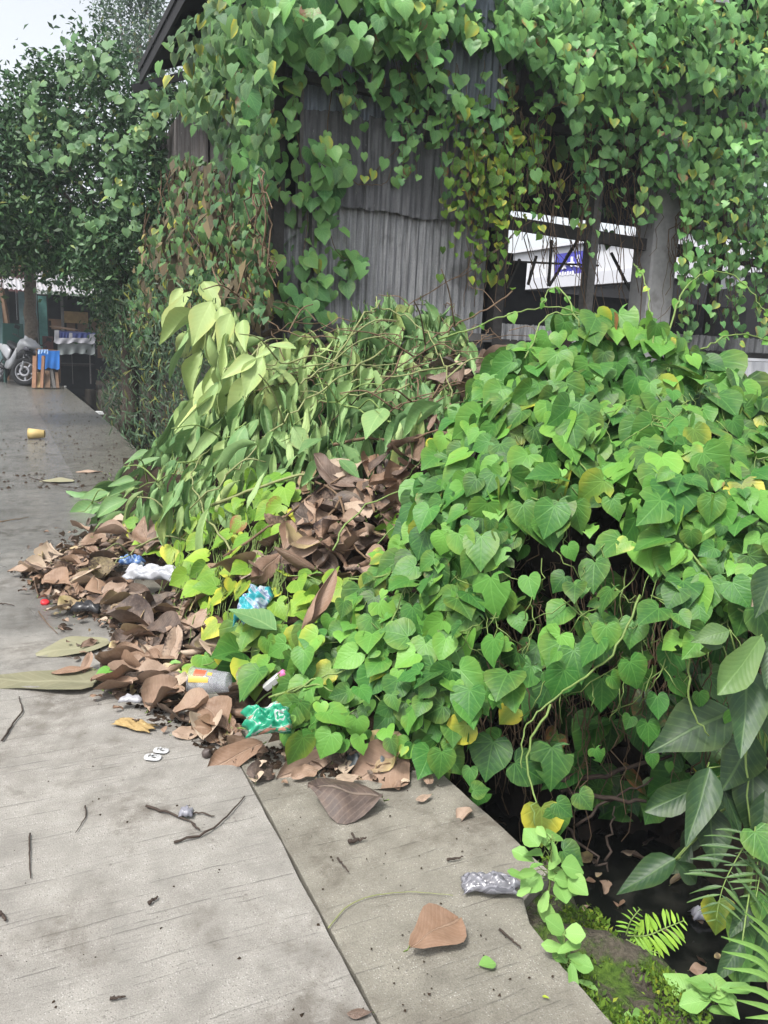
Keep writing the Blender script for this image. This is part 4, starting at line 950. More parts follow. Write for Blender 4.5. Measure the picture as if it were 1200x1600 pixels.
for k, (lab, pth, off, tone, yel, sm) in enumerate(br):
    P = smooth_path([HEAP.pt(float(a), float(b_), off) for a, b_ in pth], 6, .012)
    mid = P[len(P)//2]; root = empty('cut_branch', (mid[0], mid[1], 0), 0, lab, 'cut branch', 'cut branches on the heap')
    stems_obj(root, 'stem', [P], .0065 if k in (2, 3, 5) else .006, sm, 6); roots.append(root)
    for t in range(5):   # side shoots
        i = RNG.integers(3, len(P)-2); d = rnd(1, .22)[0]; d[2] = abs(d[2])*.6
        stems_obj(root, 'side_shoot', [smooth_path([P[i], P[i]+d*.5+[0, 0, .05], P[i]+d], 4)], .006, sm, 5)
    x, y = proj(P); anch += [(a, b_, k) for a, b_ in zip(x, y)]
anch = np.array(anch)
acc = [[[], [], [], [], []] for _ in br]; bigs = [[[], [], [], [], []] for _ in br]
for s, off, lo, hi, tn in [(27, -.16, 48, 95, .08), (24, -.06, 46, 92, -.02), (24, .03, 44, 88, -.2)]:
    p = hexpts(pile, s); px, py = p[:, 0], p[:, 1]; n = len(p)
    d = (px[:, None]-anch[:, 0])**2+(py[:, None]-anch[:, 1])**2; who = anch[d.argmin(1), 2].astype(int)
    P = HEAP.pt(px, py, off+RNG.normal(0, .06, n)); N0 = HEAP.nrm(px, py)
    left = np.clip((420-px)/200, 0, 1)[:, None]
    tip = unit(np.array([0, 0, -1.25])*(1-.3*left)+np.array([-.40, -.35, 0])*left*np.clip((py-560)/120, 0, 1)[:, None]+rnd(n, .25)); nr = unit(N0*.7-_f0*.5+rnd(n, .5))
    szp = RNG.uniform(lo, hi, n)
    for k in range(len(br)):
        s_ = who == k; m_ = s_.sum()
        c = cols(m_, br[k][3]+tn, .17, br[k][4], br[k][4]+.03, 0, .06)
        for L, v in zip(acc[k], (P[s_], nr[s_], tip[s_], szp[s_]*dist(P[s_])/F, c)): L.append(v)
# the big pale leaves of the first branch and the big one in the middle, placed singly
def aim(lst, rm, off):
    P = np.array([rm.pt(float(a), float(b_), off) for a, b_, *_ in lst]); Q = np.array([PR(float(q[2]), float(q[3]), math.hypot(*P[i][:2])-.05) for i, q in enumerate(lst)]); return P, Q-P
big = [(300, 455, 245, 512, .9), (285, 450, 262, 495, .95), (318, 440, 345, 500, .85), (330, 470, 300, 540, .9), (345, 480, 372, 545, .9), (360, 490, 345, 560, .8), (380, 500, 395, 560, .7), (298, 432, 293, 420, .6)]
P, D = aim(big, HEAP, -.40); n = len(big)
for L, v in zip(bigs[0], (P, unit(-_f0+np.array([-.2, 0, .6])+rnd(n, .15)), D, np.linalg.norm(D, axis=1), np.array([[q[4], .45, 0, 1] for q in big]))): L.append(v)
big = [(410, 558, 385, 622, .85), (400, 560, 345, 590, .9), (430, 545, 395, 548, .8), (420, 540, 460, 530, .75), (340, 600, 310, 650, .6)]
P, D = aim(big, HEAP, -.45); n = len(big)
for L, v in zip(bigs[7], (P, unit(-_f0+np.array([0, 0, .7])+rnd(n, .15)), D, np.linalg.norm(D, axis=1), np.array([[q[4], .3, 0, 1] for q in big]))): L.append(v)
big = [(170, 770, 110, 800, .4), (185, 760, 175, 800, .75), (160, 790, 95, 802, .5), (210, 750, 168, 745, .35), (235, 705, 190, 720, .3), (250, 715, 215, 700, .35), (200, 780, 150, 805, .45)]
P, D = aim(big, HEAP, -.10); n = len(big)
for L, v in zip(bigs[1], (P, unit(np.array([-.3, -.5, 1.])+rnd(n, .2)), D, np.linalg.norm(D, axis=1), np.array([[q[4], .05, 0, 1] for q in big]))): L.append(v)
for k, root in enumerate(roots):
    scatter(root, WILT+BROAD[:1], *[np.concatenate(v) for v in acc[k]], W_O, W_A, 280)
    if bigs[k][0]: scatter(root, BROAD, *[np.concatenate(v) for v in bigs[k]], W_O, W_A, 20)
# extra long thin stems lying among them
for k, pth in enumerate([[(350, 585), (430, 578), (520, 572), (640, 566)], [(640, 600), (560, 616), (470, 612)], [(720, 565), (640, 585), (540, 600), (480, 640)], [(360, 860), (320, 800), (300, 740), (330, 700)]]):
    P = smooth_path([HEAP.pt(float(a), float(b_), -.2) for a, b_ in pth], 5, .008)
    stems_obj(roots[(3, 4, 5, 2)[k]], 'side_shoot', [P], .006, M_STEMP, 5)

# brown forked branch on the dry leaves, other sticks of the heap
def stick(name, label, cat, paths, r, mat, rm=HEAP, off=-.06, group=None, n=6, ground=False):
    PP = []
    for pth in paths:
        if ground:
            Q = [G(float(a), float(b_), .004+r) for a, b_ in pth]
        else: Q = [rm.pt(float(a), float(b_), off) for a, b_ in pth]
        PP.append(smooth_path(Q, 5, r*.35))
    b = MB()
    for i, p in enumerate(PP): b.tube(p, list(np.linspace(r*(1 if i == 0 else .7), r*.45, len(p))*RNG.uniform(.85, 1.15, len(p))), n)
    c = PP[0].mean(0); b.V = [(v[0]-c[0], v[1]-c[1], v[2]-c[2]) for v in b.V]; o = b.build(name, mat, None, True); o.location = c
    return tag(o, label, cat, group)
stick('forked_branch', 'forked brown branch lying across the dry leaves in the middle of the heap', 'branch', [[(350, 870), (410, 830), (455, 800), (500, 765), (560, 735)], [(480, 745), (530, 775), (540, 820), (560, 860), (590, 885)], [(535, 775), (505, 820), (490, 850)]], .009, M_STEMB, off=-.12)
stick('branch', 'short brown cut branch stub above the dry leaves', 'branch', [[(520, 695), (575, 685), (630, 690), (690, 670)]], .011, M_STEMB, off=-.14)
stick('stick', 'pale stick laid along the top of the small bright vine', 'stick', [[(330, 790), (400, 762), (470, 742), (480, 745)]], .010, M_STEMP, off=-.16)
stick('stick', 'straight pale stick at the left of the small bright vine', 'stick', [[(178, 858), (215, 843), (235, 830)]], .010, M_STEMB, off=-.08)
stick('stick', 'dark stick lying in the litter in front of the clear cup', 'stick', [[(262, 1094), (300, 1103), (345, 1110)]], .009, M_TWIG, off=-.04)
stick('stick', 'brown stick on the dry leaves beside the vine mound', 'stick', [[(585, 800), (578, 760), (590, 720)]], .007, M_STEMB, off=-.10)

# ------------------------------------------------------------------ small vines creeping over the heap
def creeping(label, layers, tone, yp, paths, mo=HY_O, ma=HY_A, up=.6, T=HEART):
    a = HEAP.pt(float(np.mean([q[0] for q in layers[0][0]])), float(np.mean([q[1] for q in layers[0][0]])))
    root = empty('heart_leaf_vine', (a[0], a[1], 0), 0, label, 'vine', 'heart-leaved vines'); A = [[], [], [], [], []]
    for poly, s, off, lo, hi, dt in layers:
        px, py, P, nr, tip = vine_layer(HEAP, poly, s, off, lat=.6, up=up); n = len(px)
        P[:, 2] = np.maximum(P[:, 2], .03)
        for L, v in zip(A, (P, nr, tip, RNG.uniform(lo, hi, n)*dist(P)/F/1.06, cols(n, tone+dt, .18, .1, yp, 0, .04))): L.append(v)
    scatter(root, T, *[np.concatenate(v) for v in A], mo, ma, 300)
    stems_obj(root, 'stem', [smooth_path([HEAP.pt(float(a), float(b_), -.05) for a, b_ in p], 4, .008) for p in paths], .0035, M_STEM, 4)
    return root
v1 = [(375, 738), (450, 735), (475, 790), (440, 835), (410, 880), (395, 930), (340, 975), (300, 935), (285, 885), (240, 860), (250, 815), (290, 800), (335, 790)]
r1 = creeping('small yellow green vine scrambling over the heap left of the dry leaves', [(v1, 26, -.10, 24, 40, .1), (v1, 34, -.03, 22, 36, -.15), ([(195, 800), (235, 800), (245, 850), (195, 850)], 20, -.08, 20, 32, .1)], .5, .2,
    [[(300, 800), (330, 850), (350, 900), (340, 960)], [(420, 760), (400, 830), (380, 900)], [(260, 840), (300, 870), (330, 930)]])
v2 = [(425, 880), (470, 895), (530, 885), (585, 905), (560, 960), (520, 985), (440, 965), (410, 930)]
r2 = creeping('yellow green vine sprawling below the dry leaf heap beside the mound', [(v2, 27, -.08, 26, 44, .1), (v2, 34, 0, 26, 40, -.15), ([(600, 800), (650, 780), (660, 860), (600, 870)], 26, -.05, 26, 40, .1)], .45, .15,
    [[(430, 900), (500, 905), (580, 900)], [(450, 960), (510, 940), (560, 930)]])
v3 = [(360, 975), (430, 955), (520, 975), (560, 950), (560, 1010), (520, 1060), (480, 1100), (450, 1110), (440, 1065), (390, 1065), (360, 1020)]
r3 = creeping('green vine creeping down to the green wrapper with large round leaves', [(v3, 34, -.10, 40, 66, .05), (v3, 33, -.02, 36, 60, -.1), ([(460, 1090), (530, 1080), (520, 1150), (465, 1165)], 40, -.10, 46, 68, .3)], .42, .1,
    [[(195, 1062), (260, 1050), (330, 1035), (400, 1015), (460, 1000)], [(340, 1125), (390, 1140), (440, 1120)], [(400, 1100), (470, 1040), (540, 1000)]], H_O, H_A)
lf = [(205, 1058, 22), (262, 1042, 34), (285, 1048, 30), (300, 1040, 44), (318, 1025, 40), (240, 1046, 18), (350, 1118, 18), (345, 1020, 30), (170, 1048, 24), (390, 1035, 70)]
P = np.array([HEAP.pt(float(a), float(b_), -.08) for a, b_, _ in lf]); n = len(lf)
scatter(r3, HEART, P, unit(np.array([0, -.6, .8])+rnd(n, .2)), unit(np.array([.2, -.5, -.6])+rnd(n, .3)), np.array([q[2] for q in lf])*dist(P)/F/1.06, cols(n, .85, .1, .1, .2), H_O, H_A, 20)
# fine dark stems and grass under the small vine
paths = []
for i in range(170):
    x = RNG.uniform(270, 450); y = RNG.uniform(790, 930); L = RNG.uniform(30, 90)
    paths.append(smooth_path([HEAP.pt(x, y, -.06), HEAP.pt(x-RNG.uniform(-6, 16), y+L*.5, -.10), HEAP.pt(x-RNG.uniform(-10, 30), y+L, -.02)], 3, .004))
mass_stems(r1, 'trailing_stems', paths, .0028, M_STEM)

# ------------------------------------------------------------------ dry leaves
CLEARED = [(418, 1128, 56), (240, 905, 42), (335, 1068, 48), (425, 1062, 26), (206, 884, 20), (320, 1185, 26), (400, 950, 34)]
def laid(poly, s, rm, off, lo, hi, tone, ts, flat=.35, zmin=.012, T=DRY, bp=.3, yp=.10):
    p = hexpts(poly, s); px, py = p[:, 0], p[:, 1]; n = len(p); P = rm.pt(px, py, off+RNG.normal(0, .02, n)); P[:, 2] = np.maximum(P[:, 2], zmin+RNG.uniform(0, .02, n))
    nr = unit(rm.nrm(px, py)*.5+np.array([0, 0, .8])+rnd(n, flat)); a = RNG.uniform(0, 2*pi, n); tip = np.stack([np.cos(a), np.sin(a), RNG.normal(0, .2, n)], 1)
    sz = RNG.uniform(lo, hi, n)*dist(P)/F
    P = P-unit(tip)*sz[:, None]*.5
    k = np.ones(n, bool)
    for (cx, cy, cr) in CLEARED: k &= np.hypot(px-cx, py-cy) > cr
    P, nr, tip, sz = P[k], nr[k], tip[k], sz[k]; n = len(P)
    P[:, 2] = np.maximum(P[:, 2], zmin)
    return P, nr, tip, sz, cols(n, tone, ts, .03, yp, 0, bp)
def cat_(*L): return [np.concatenate([q[i] for q in L]) for i in range(5)]
lit = [(640, 1205), (560, 1215), (480, 1200), (400, 1190), (330, 1172), (250, 1115), (185, 1085), (168, 1040), (175, 990), (120, 950), (70, 925), (50, 900), (90, 860), (160, 835), (210, 805), (250, 850), (285, 900), (330, 960), (365, 1035), (440, 1090), (470, 1160), (560, 1160), (640, 1180)]
near = [(640, 1205), (560, 1215), (480, 1200), (400, 1190), (330, 1172), (250, 1115), (185, 1085), (168, 1040), (180, 990), (240, 960), (330, 965), (365, 1035), (440, 1090), (470, 1160), (560, 1165), (640, 1185)]
far_ = [(180, 995), (110, 950), (60, 925), (35, 900), (80, 855), (160, 835), (210, 805), (250, 850), (285, 900), (330, 960), (240, 970)]
halo = [(10, 905), (60, 835), (150, 800), (200, 790), (215, 830), (130, 940), (160, 990), (150, 1040), (190, 1100), (330, 1180), (480, 1215), (640, 1225), (660, 1240), (560, 1262), (400, 1225), (250, 1150), (150, 1100), (90, 1000), (60, 950)]
A = cat_(laid(near, 30, HEAP, -.02, 40, 84, .58, .32, .16), laid(near, 26, HEAP, .0, 36, 72, .42, .34, .16), laid(far_, 19, HEAP, -.03, 22, 58, .50, .32, .18), laid(far_, 18, HEAP, .0, 22, 48, .38, .28, .2), laid(far_, 11, HEAP, .02, 7, 18, .25, .3, .4), laid(near, 12, HEAP, .01, 8, 22, .25, .3, .4), laid(far_, 10, HEAP, -.03, 6, 16, .35, .3, .4), laid(halo, 21, HEAP, 0, 5, 17, .3, .35, .15, .008), laid(halo, 60, HEAP, 0, 24, 46, .4, .35, .12, .012))
scatter(None, DRY+ROLL_[:2], *A, D_O, D_A, 165, None, 'dry_leaf', 'leaf_litter', top=dict(label='curled dry brown leaf in the litter strip along the road edge', cat='dry leaf', group='dry leaves in the litter strip'))
bh = [(455, 760), (540, 735), (640, 705), (655, 725), (640, 780), (605, 850), (595, 885), (520, 892), (470, 905), (390, 925), (378, 895), (440, 830), (470, 795)]
A = cat_(laid(bh, 30, HEAP, -.08, 42, 84, .50, .28, .5, T=DRY), laid(bh, 25, HEAP, -.02, 40, 76, .32, .25, .5))
scatter(None, DRY+ROLL_[2:], *A, D_O, D_A, 75, None, 'dry_leaf', 'leaf_litter', top=dict(label='curled dry brown leaf heaped between the cut branches and the vine mound', cat='dry leaf', group='dry leaves on the heap'))
for o in list(COL.objects):
    if o.name.startswith('leaf_litter'): o['label'] = 'brown dry leaf litter'
bk = [(480, 535), (560, 530), (640, 530), (700, 545), (840, 560), (830, 600), (760, 640), (700, 690), (650, 690), (690, 560), (560, 520), (430, 540), (400, 500)]
A = cat_(laid(bk, 44, HEAP, -.03, 24, 50, .42, .3, .7), laid(bk, 24, HEAP, .02, 22, 48, .25, .3, .7))
scatter(None, DRY, *A, D_O, D_A, 25, None, 'dry_leaf', 'leaf_litter', top=dict(label='dry brown leaf caught behind the cut branches below the house sill', cat='dry leaf', group='dry leaves behind the cut branches'))
for o in list(COL.objects):
    if o.name.startswith('leaf_litter'): o['label'] = 'brown dry leaf litter'
paths = []
for i in range(90):
    x = RNG.uniform(420, 820); y = RNG.uniform(480, 640); dx = RNG.normal(0, 60); dy = RNG.normal(10, 30)
    paths.append(smooth_path([HEAP.pt(x, y, -.05), HEAP.pt(x+dx*.5, y+dy*.5-8, -.12), HEAP.pt(x+dx, y+dy, -.04)], 3, .01))
mass_stems(roots[6], 'dry_twigs', paths, RNG.uniform(.002, .006, len(paths)), M_STEMB)
def one_leaf(name, label, T, base, tip, mat, tone, rm=None, off=-.1, z=.01, nrm=(0, 0, 1), cat='dry leaf', yel=0., brn=0., sc=1.):
    if rm is not None: P = rm.pt(float(base[0]), float(base[1]), off); Q = rm.pt(float(tip[0]), float(tip[1]), off)
    else: P = G(float(base[0]), float(base[1]), z); Q = G(float(tip[0]), float(tip[1]), z)
    D = (Q-P)*sc; me = tmesh(T, mat, name); o = bpy.data.objects.new(name, me); COL.objects.link(o)
    A = frames(np.array([nrm], float), D[None])[0]*np.linalg.norm(D)
    M = Matrix.Identity(4)
    for a in range(3):
        for b_ in range(3): M[a][b_] = A[a, b_]
        M[a][3] = P[a]
    o.matrix_basis = M; o.color = (tone, yel, brn, 1); return tag(o, label, cat)
rr = np.random.default_rng(21)
DL = [blade(rr, 10, 8, w, .75, c, bd, cr, 0, .25, .06, tw, .85) for w, c, bd, cr, tw in [(.72, .4, .15, .03, .2), (.62, -.55, -.2, .05, .5), (.75, 1.0, .6, .02, -.4), (.6, .9, .2, .02, .2), (.45, -.35, 0, .03, .2), (.40, .2, .1, .03, .2)]]
O_O, O_A = pair('olive_dry', ((.10, .095, .06), (.19, .185, .115), (.30, .29, .19)), veins='pinnate', rough=.75, transl=.05, vein_gain=.25)
FLAT = [blade(rr, 14, 8, .46, .28, .15, .06, .02, 0, .2, .22, .1, .8), blade(rr, 16, 8, .40, .25, .12, .04, .02, 0, .2, .25, .1, .8)]
one_leaf('dry_leaf', 'single large brown leaf curled alone on the concrete slab', DL[0], (640, 1478), (712, 1432), D_O, .5, z=.034, nrm=(.1, -.3, 1), sc=1.15)
one_leaf('dry_leaf', 'dark purple brown crumpled leaf lying in front of the litter on the slab', DL[1], (598, 1243), (480, 1236), D_O, .05, z=.045)
one_leaf('dry_leaf', 'big orange brown folded leaf at the right end of the litter', DL[2], (640, 1175), (560, 1218), D_O, .62, z=.05, nrm=(.2, -.7, .7))
one_leaf('dry_leaf', 'broad pale brown leaf standing up at the front of the litter', DL[3], (520, 1175), (460, 1205), D_O, .68, z=.05, nrm=(0, -.8, .6), sc=1.2)
one_leaf('dry_leaf', 'wide reddish brown leaf beside the dark round seed', DL[3], (410, 1160), (335, 1188), D_O, .5, z=.04, nrm=(0, -.5, .8), sc=1.1)
one_leaf('dry_leaf', 'long rolled brown leaf lying above the green wrapper', ROLL_[0], (355, 1108), (430, 1072), D_O, .45, HEAP, -.08)
one_leaf('dry_leaf', 'orange brown leaf upright in the yellow green vine under the forked branch', DL[3], (440, 880), (485, 850), D_O, .75, HEAP, -.16, nrm=(-.2, -.8, .6), sc=1.3)
one_leaf('dry_leaf', 'long grey brown leaf leaning left of the orange brown one', DL[4], (440, 862), (385, 918), D_O, .4, HEAP, -.15, nrm=(.2, -.7, .6))
one_leaf('dry_leaf', 'rolled brown leaf standing in the vine above the large round leaf', ROLL_[1], (470, 985), (480, 925), D_O, .55, HEAP, -.15, nrm=(0, -1, .2), sc=1.2)
one_leaf('dry_leaf', 'brown leaf lying over the teal plastic bag', DL[4], (385, 975), (432, 955), D_O, .35, HEAP, -.14, nrm=(0, -.7, .6), sc=1.2)
one_leaf('dry_leaf', 'flat olive leaf lying on the wet road', FLAT[0], (170, 1002), (56, 1020), O_O, .62, z=.012)
one_leaf('dry_leaf', 'flat olive grey leaf sheath with frayed end on the road', FLAT[1], (152, 1064), (-40, 1062), O_O, .35, z=.012)
one_leaf('dry_leaf', 'reddish brown leaf lying on top of the olive sheath', DL[5], (145, 1043), (80, 1048), D_O, .5, z=.03)
one_leaf('dry_leaf', 'small orange leaf on the far slab beside the wilted branch', DL[5], (160, 737), (117, 735), D_O, .8, z=.012)
one_leaf('dry_leaf', 'dark red leaf scrap at the bottom of the slab joint', DL[4], (582, 1580), (542, 1584), D_O, .2, z=.012)
one_leaf('dry_leaf', 'flat tan leaf on the road above the wilted branch end', FLAT[0], (115, 752), (62, 750), O_O, .7, z=.012)
one_leaf('dry_leaf', 'small torn tan leaf on the slab right of the litter', DL[4], (675, 1240), (650, 1250), D_O, .8, z=.015)
one_leaf('dry_leaf', 'small tan leaf curl on the slab near the drain edge', DL[2], (735, 1262), (714, 1278), D_O, .8, z=.012)
one_leaf('dry_leaf', 'rusty leaf end sticking out at the right of the litter', DL[4], (672, 1205), (668, 1225), D_O, .7, z=.03)
one_leaf('fallen_leaf', 'small fresh green leaf lying on the slab', OVAL[0], (748, 1508), (775, 1502), WD_O, .6, z=.008, cat='leaf')
one_leaf('fallen_leaf', 'tiny yellow round leaf on the slab beside the moss', OVAL[1], (858, 1560), (847, 1554), HY_O, .9, z=.008, cat='leaf', yel=.6)
one_leaf('dry_leaf', 'pale brown rolled leaf hanging at the right edge of the mound', ROLL_[0], (1192, 915), (1194, 975), D_O, .95, MND, -.1, nrm=(-.4, -1, .2), sc=1.1)
b = one_leaf('banana_sheath', 'broad pale green leaf folded in the vine below the teal bag', BROAD[0], (432, 985), (362, 998), W_O, .38, HEAP, -.13, nrm=(.1, -.35, .9), cat='leaf', sc=.95)

# ------------------------------------------------------------------ twigs on the road
for i, (lab, paths, r, mt) in enumerate([
    ('curved dark twig lying near the slab joint', [[(272, 1316), (320, 1302), (355, 1275), (382, 1244)]], .0042, M_TWIG),
    ('dark twig cluster with a scrap of plastic on the road', [[(228, 1259), (265, 1270), (305, 1288)], [(285, 1275), (310, 1270), (335, 1275)], [(300, 1285), (312, 1297)]], .0045, M_TWIG),
    ('straight thin twig at the left of the road', [[(47, 1302), (46, 1335), (48, 1372)]], .0028, M_TWIG),
    ('short bent twig left of the middle of the road', [[(133, 1259), (134, 1275), (118, 1301)]], .0025, M_TWIG),
    ('thin twig at the left edge below the olive sheath', [[(3, 1157), (20, 1130), (34, 1110), (30, 1088)]], .004, M_TWIG),
    ('long thin pale straw arching beside the plastic bag', [[(513, 1450), (545, 1415), (590, 1398), (650, 1394), (708, 1399)]], .0018, M_STEMP),
    ('short dark twig on the slab above the moss', [[(780, 1452), (800, 1468), (814, 1482)]], .0032, M_TWIG),
    ('short black twig on the slab below the litter', [[(527, 1340), (537, 1352), (545, 1362)]], .003, M_TWIG),
    ('short black stick on the slab near the drain edge', [[(699, 1343), (712, 1341), (724, 1338)]], .004, M_TWIG),
    ('black forked scrap of bark on the slab', [[(545, 1315), (560, 1312), (572, 1308)], [(550, 1302), (556, 1310)]], .006, M_TWIG),
    ('chip of dark wood at the bottom of the road', [[(172, 1560), (184, 1559), (196, 1557)]], .004, M_TWIG),
    ('small dark wood chip in the middle of the road', [[(232, 1411), (240, 1406), (247, 1400)]], .005, M_TWIG),
    ('dark stub of stick at the left edge of the road', [[(0, 1425), (5, 1432), (9, 1438)]], .005, M_TWIG),
    ('thin bent reed on the wet road beside the litter', [[(60, 955), (75, 975), (90, 990)]], .003, M_STEMB),
    ('black twig trailing from the far end of the litter', [[(0, 943), (12, 944), (22, 946)]], .004, M_TWIG),
    ('branched dark twig on the road beside the tan leaf', [[(45, 745), (70, 752), (110, 762), (165, 755)], [(70, 752), (60, 762)]], .005, M_TWIG),
    ('pale twig on the wet road at the left edge', [[(0, 815), (20, 812), (45, 808)]], .005, M_STEMB)]):
    stick('twig', lab, 'twig', paths, r, mt, ground=True, group='twigs on the road')
# crumbs of soil and bark
def crumbs(name, label, polys, mat):
    T = []
    for _ in range(4):
        V = RNG.normal(0, .5, (5, 3)); V[:, 2] *= .5; V = np.vstack([V[:1]*0+[0, 0, .45], [[.5, .1, 0], [-.3, .5, 0], [-.4, -.4, 0], [.3, -.5, 0]]+RNG.normal(0, .12, (4, 3))])
        T.append(finish(V, [[0, 1, 2], [0, 2, 3], [0, 3, 4], [0, 4, 1]], [(0, 0)]*5))
    Ps = []; Ss = []
    for poly, n, lo, hi in polys:
        P0 = np.asarray(poly, float); k = 0
        while k < n:
            q = RNG.uniform(P0.min(0), P0.max(0), (n*3, 2)); q = q[inpoly(q[:, 0], q[:, 1], poly)][:n-k]; k += len(q)
            g_ = G(q[:, 0], q[:, 1], .001); Ps.append(g_); Ss.append(RNG.uniform(lo, hi, len(q))*RNG.uniform(.4, 1, len(q)))
    P = np.concatenate(Ps); sz = np.concatenate(Ss); n = len(P); a = RNG.uniform(0, 2*pi, n)
    o = joined(name, T, RNG.integers(0, 4, n), frames(np.tile([0, 0, 1.], (n, 1)), np.stack([np.cos(a), np.sin(a), 0*a], 1)), P, sz, cols(n, .5), mat); o['kind'] = 'stuff'; o['label'] = label
crumbs('soil_crumbs', 'dark crumbs of soil and bark scattered over the concrete', [
    ([(0, 1120), (370, 1200), (600, 1600), (0, 1600)], 45, .003, .011), ([(390, 1240), (700, 1215), (890, 1560), (620, 1600)], 70, .003, .010), ([(40, 612), (110, 612), (195, 690), (180, 740), (105, 720)], 380, .008, .035), ([(0, 625), (45, 615), (100, 720), (0, 720)], 60, .015, .05),
    ([(15, 895), (80, 840), (160, 830), (180, 1000), (170, 1080), (330, 1180), (480, 1210), (640, 1225), (640, 1200), (330, 1150), (200, 1060), (150, 950), (60, 930)], 1500, .006, .028), ([(0, 735), (170, 740), (170, 765), (0, 765)], 60, .015, .05)], M_MULCH)

# leaves and scum floating on the drain
n = 120; P = np.stack([RNG.uniform(1.4, 2.6, n), RNG.uniform(1.0, 3.2, n), np.full(n, -.582)], 1); a_ = RNG.uniform(0, 6.3, n)
o = joined('floating_leaves', DRY, RNG.integers(0, len(DRY), n), frames(unit(np.array([0, 0, 1.])+rnd(n, .12)), np.stack([np.cos(a_), np.sin(a_), 0*a_], 1)), P, RNG.uniform(.02, .08, n), cols(n, .3, .3), D_A); tag(o, 'dead leaves and scum floating on the dark drain water', None, None, 'stuff')
# ------------------------------------------------------------------ rubbish
def fmat(name, cols_, rough=.35, scale=14., alpha=1., trans=0., spec=.5, bump=.15):
    t = NT(name); p = t.obj(); n = t.noise(t.vmul(p, (1, 2.6, 1)), scale*.55, 2, .4, 1.2); k = len(cols_)
    nd = t.n('ValToRGB'); nd.color_ramp.interpolation = 'CONSTANT'; e = nd.color_ramp.elements
    while len(e) < k: e.new(.5)
    for i, c in enumerate(cols_): e[i].position = 0 if i == 0 else .44+.22*i/k; e[i].color = (*c, 1)
    t.l(n, nd.inputs[0]); s = t.bsdf(nd.outputs[0], rough, 0, spec, t.bump(t.noise(p, 40, 3), bump, .01))
    if trans:
        tr = t.n('BsdfTransparent'); mx = t.n('MixShader'); mx.inputs[0].default_value = 1-trans; t.l(tr.outputs[0], mx.inputs[1]); t.l(s, mx.inputs[2]); s = mx.outputs[0]
    return t.done(s)
def crumpled(name, label, cat, px, py, w, l, h, mat, rm=None, off=-.06, yaw=0., n=(30, 20), seed=0, fold=1., tilt=(0, -.25), z=.01, curl=.35):
    r = np.random.default_rng(seed+100); P = rm.pt(float(px), float(py), off) if rm is not None else G(float(px), float(py), z)
    V = []; Fs = []; ph = r.uniform(0, 6.3, 12)
    for i in range(n[0]):
        u = i/(n[0]-1)*2-1
        for j in range(n[1]):
            v = j/(n[1]-1)*2-1
            hh = abs(sin(4.1*u+ph[0]+1.3*v))*.45+abs(sin(6.3*v+ph[1]-2*u))*.35+.25*sin(9*u+7*v+ph[2])+.22*abs(sin(11*u-8*v+ph[7]))+.16*abs(sin(17*v+6*u+ph[8]))+r.normal(0, .03)
            sh = 1-.14*abs(sin(3*v+ph[3])); sw = 1-.2*abs(sin(2.4*u+ph[4]))
            V.append((u*w/2*sh+.03*w*sin(7*v+ph[5]), v*l/2*sw+.04*l*sin(6*u+ph[6]), h*((hh*fold+.3)*(1-u**6*.8)*(1-v**6*.8)*.8-curl*(u*u+v*v)*.3)))
    zm = min(v[2] for v in V); V = [(a, b_, c-zm) for a, b_, c in V]
    for i in range(n[0]-1):
        for j in range(n[1]-1):
            a = i*n[1]+j; Fs.append([a, a+n[1], a+n[1]+1, a+1])
    me = poly_mesh(name, V, Fs, None, r.random() < 2); o = link(name, me, mat); o.location = P; o.rotation_euler = (tilt[0], tilt[1], yaw)
    md = o.modifiers.new('thick', 'SOLIDIFY'); md.thickness = .0012
    return tag(o, label, cat)
VEW = -YAW  # local x across the picture
crumpled('plastic_wrapper', 'green snack wrapper with white and pink patches in the litter', 'wrapper', 418, 1128, .17, .12, .045, fmat('green_wrapper', [(.01, .22, .12), (.02, .29, .16), (.36, .42, .40), (.015, .25, .13), (.42, .20, .15)], .3, 16), HEAP, -.20, VEW+.3, tilt=(.5, 0), seed=1)
crumpled('plastic_sheet', 'white plastic sheet crumpled in the litter beside the small vine', 'plastic sheet', 240, 900, .32, .12, .05, fmat('white_plastic', [(.36, .365, .39), (.31, .32, .35), (.40, .40, .42)], .35, 10), HEAP, -.16, VEW, seed=2, tilt=(.3, 0))
crumpled('plastic_wrapper', 'small blue and white wrapper behind the white sheet', 'wrapper', 206, 880, .16, .07, .04, fmat('blue_wrapper', [(.08, .16, .36), (.3, .4, .52), (.45, .5, .55)], .35, 20), HEAP, -.14, VEW, seed=3, tilt=(.35, 0))
crumpled('plastic_bag', 'teal and white plastic bag half buried under the yellow green vine', 'plastic bag', 400, 950, .13, .20, .06, fmat('teal_bag', [(.04, .30, .34), (.34, .44, .50), (.16, .20, .32), (.42, .5, .55)], .3, 13), HEAP, -.16, VEW-.5, seed=4, tilt=(.75, 0))
crumpled('plastic_bag', 'crumpled grey see-through plastic bag on the slab by the leafy weed', 'plastic bag', 765, 1386, .165, .075, .028, fmat('grey_bag', [(.17, .17, .19), (.25, .25, .28), (.13, .13, .15)], .18, 26, 1, .25), None, 0, VEW, seed=5, tilt=(.0, 0))
crumpled('cardboard_scrap', 'torn tan cardboard scrap at the left side of the litter', 'cardboard', 210, 1133, .17, .07, .012, fmat('tan_card', [(.29, .20, .08), (.34, .24, .10), (.25, .175, .065)], .8, 12), None, 0, VEW-.35, seed=6, tilt=(0, 0))
crumpled('plastic_scrap', 'clear grey plastic scrap caught in the twig cluster', 'plastic scrap', 291, 1272, .045, .04, .018, fmat('scrap_plastic', [(.2, .2, .23), (.14, .14, .17)], .2, 30), None, 0, VEW, (10, 8), 7, tilt=(0, 0))
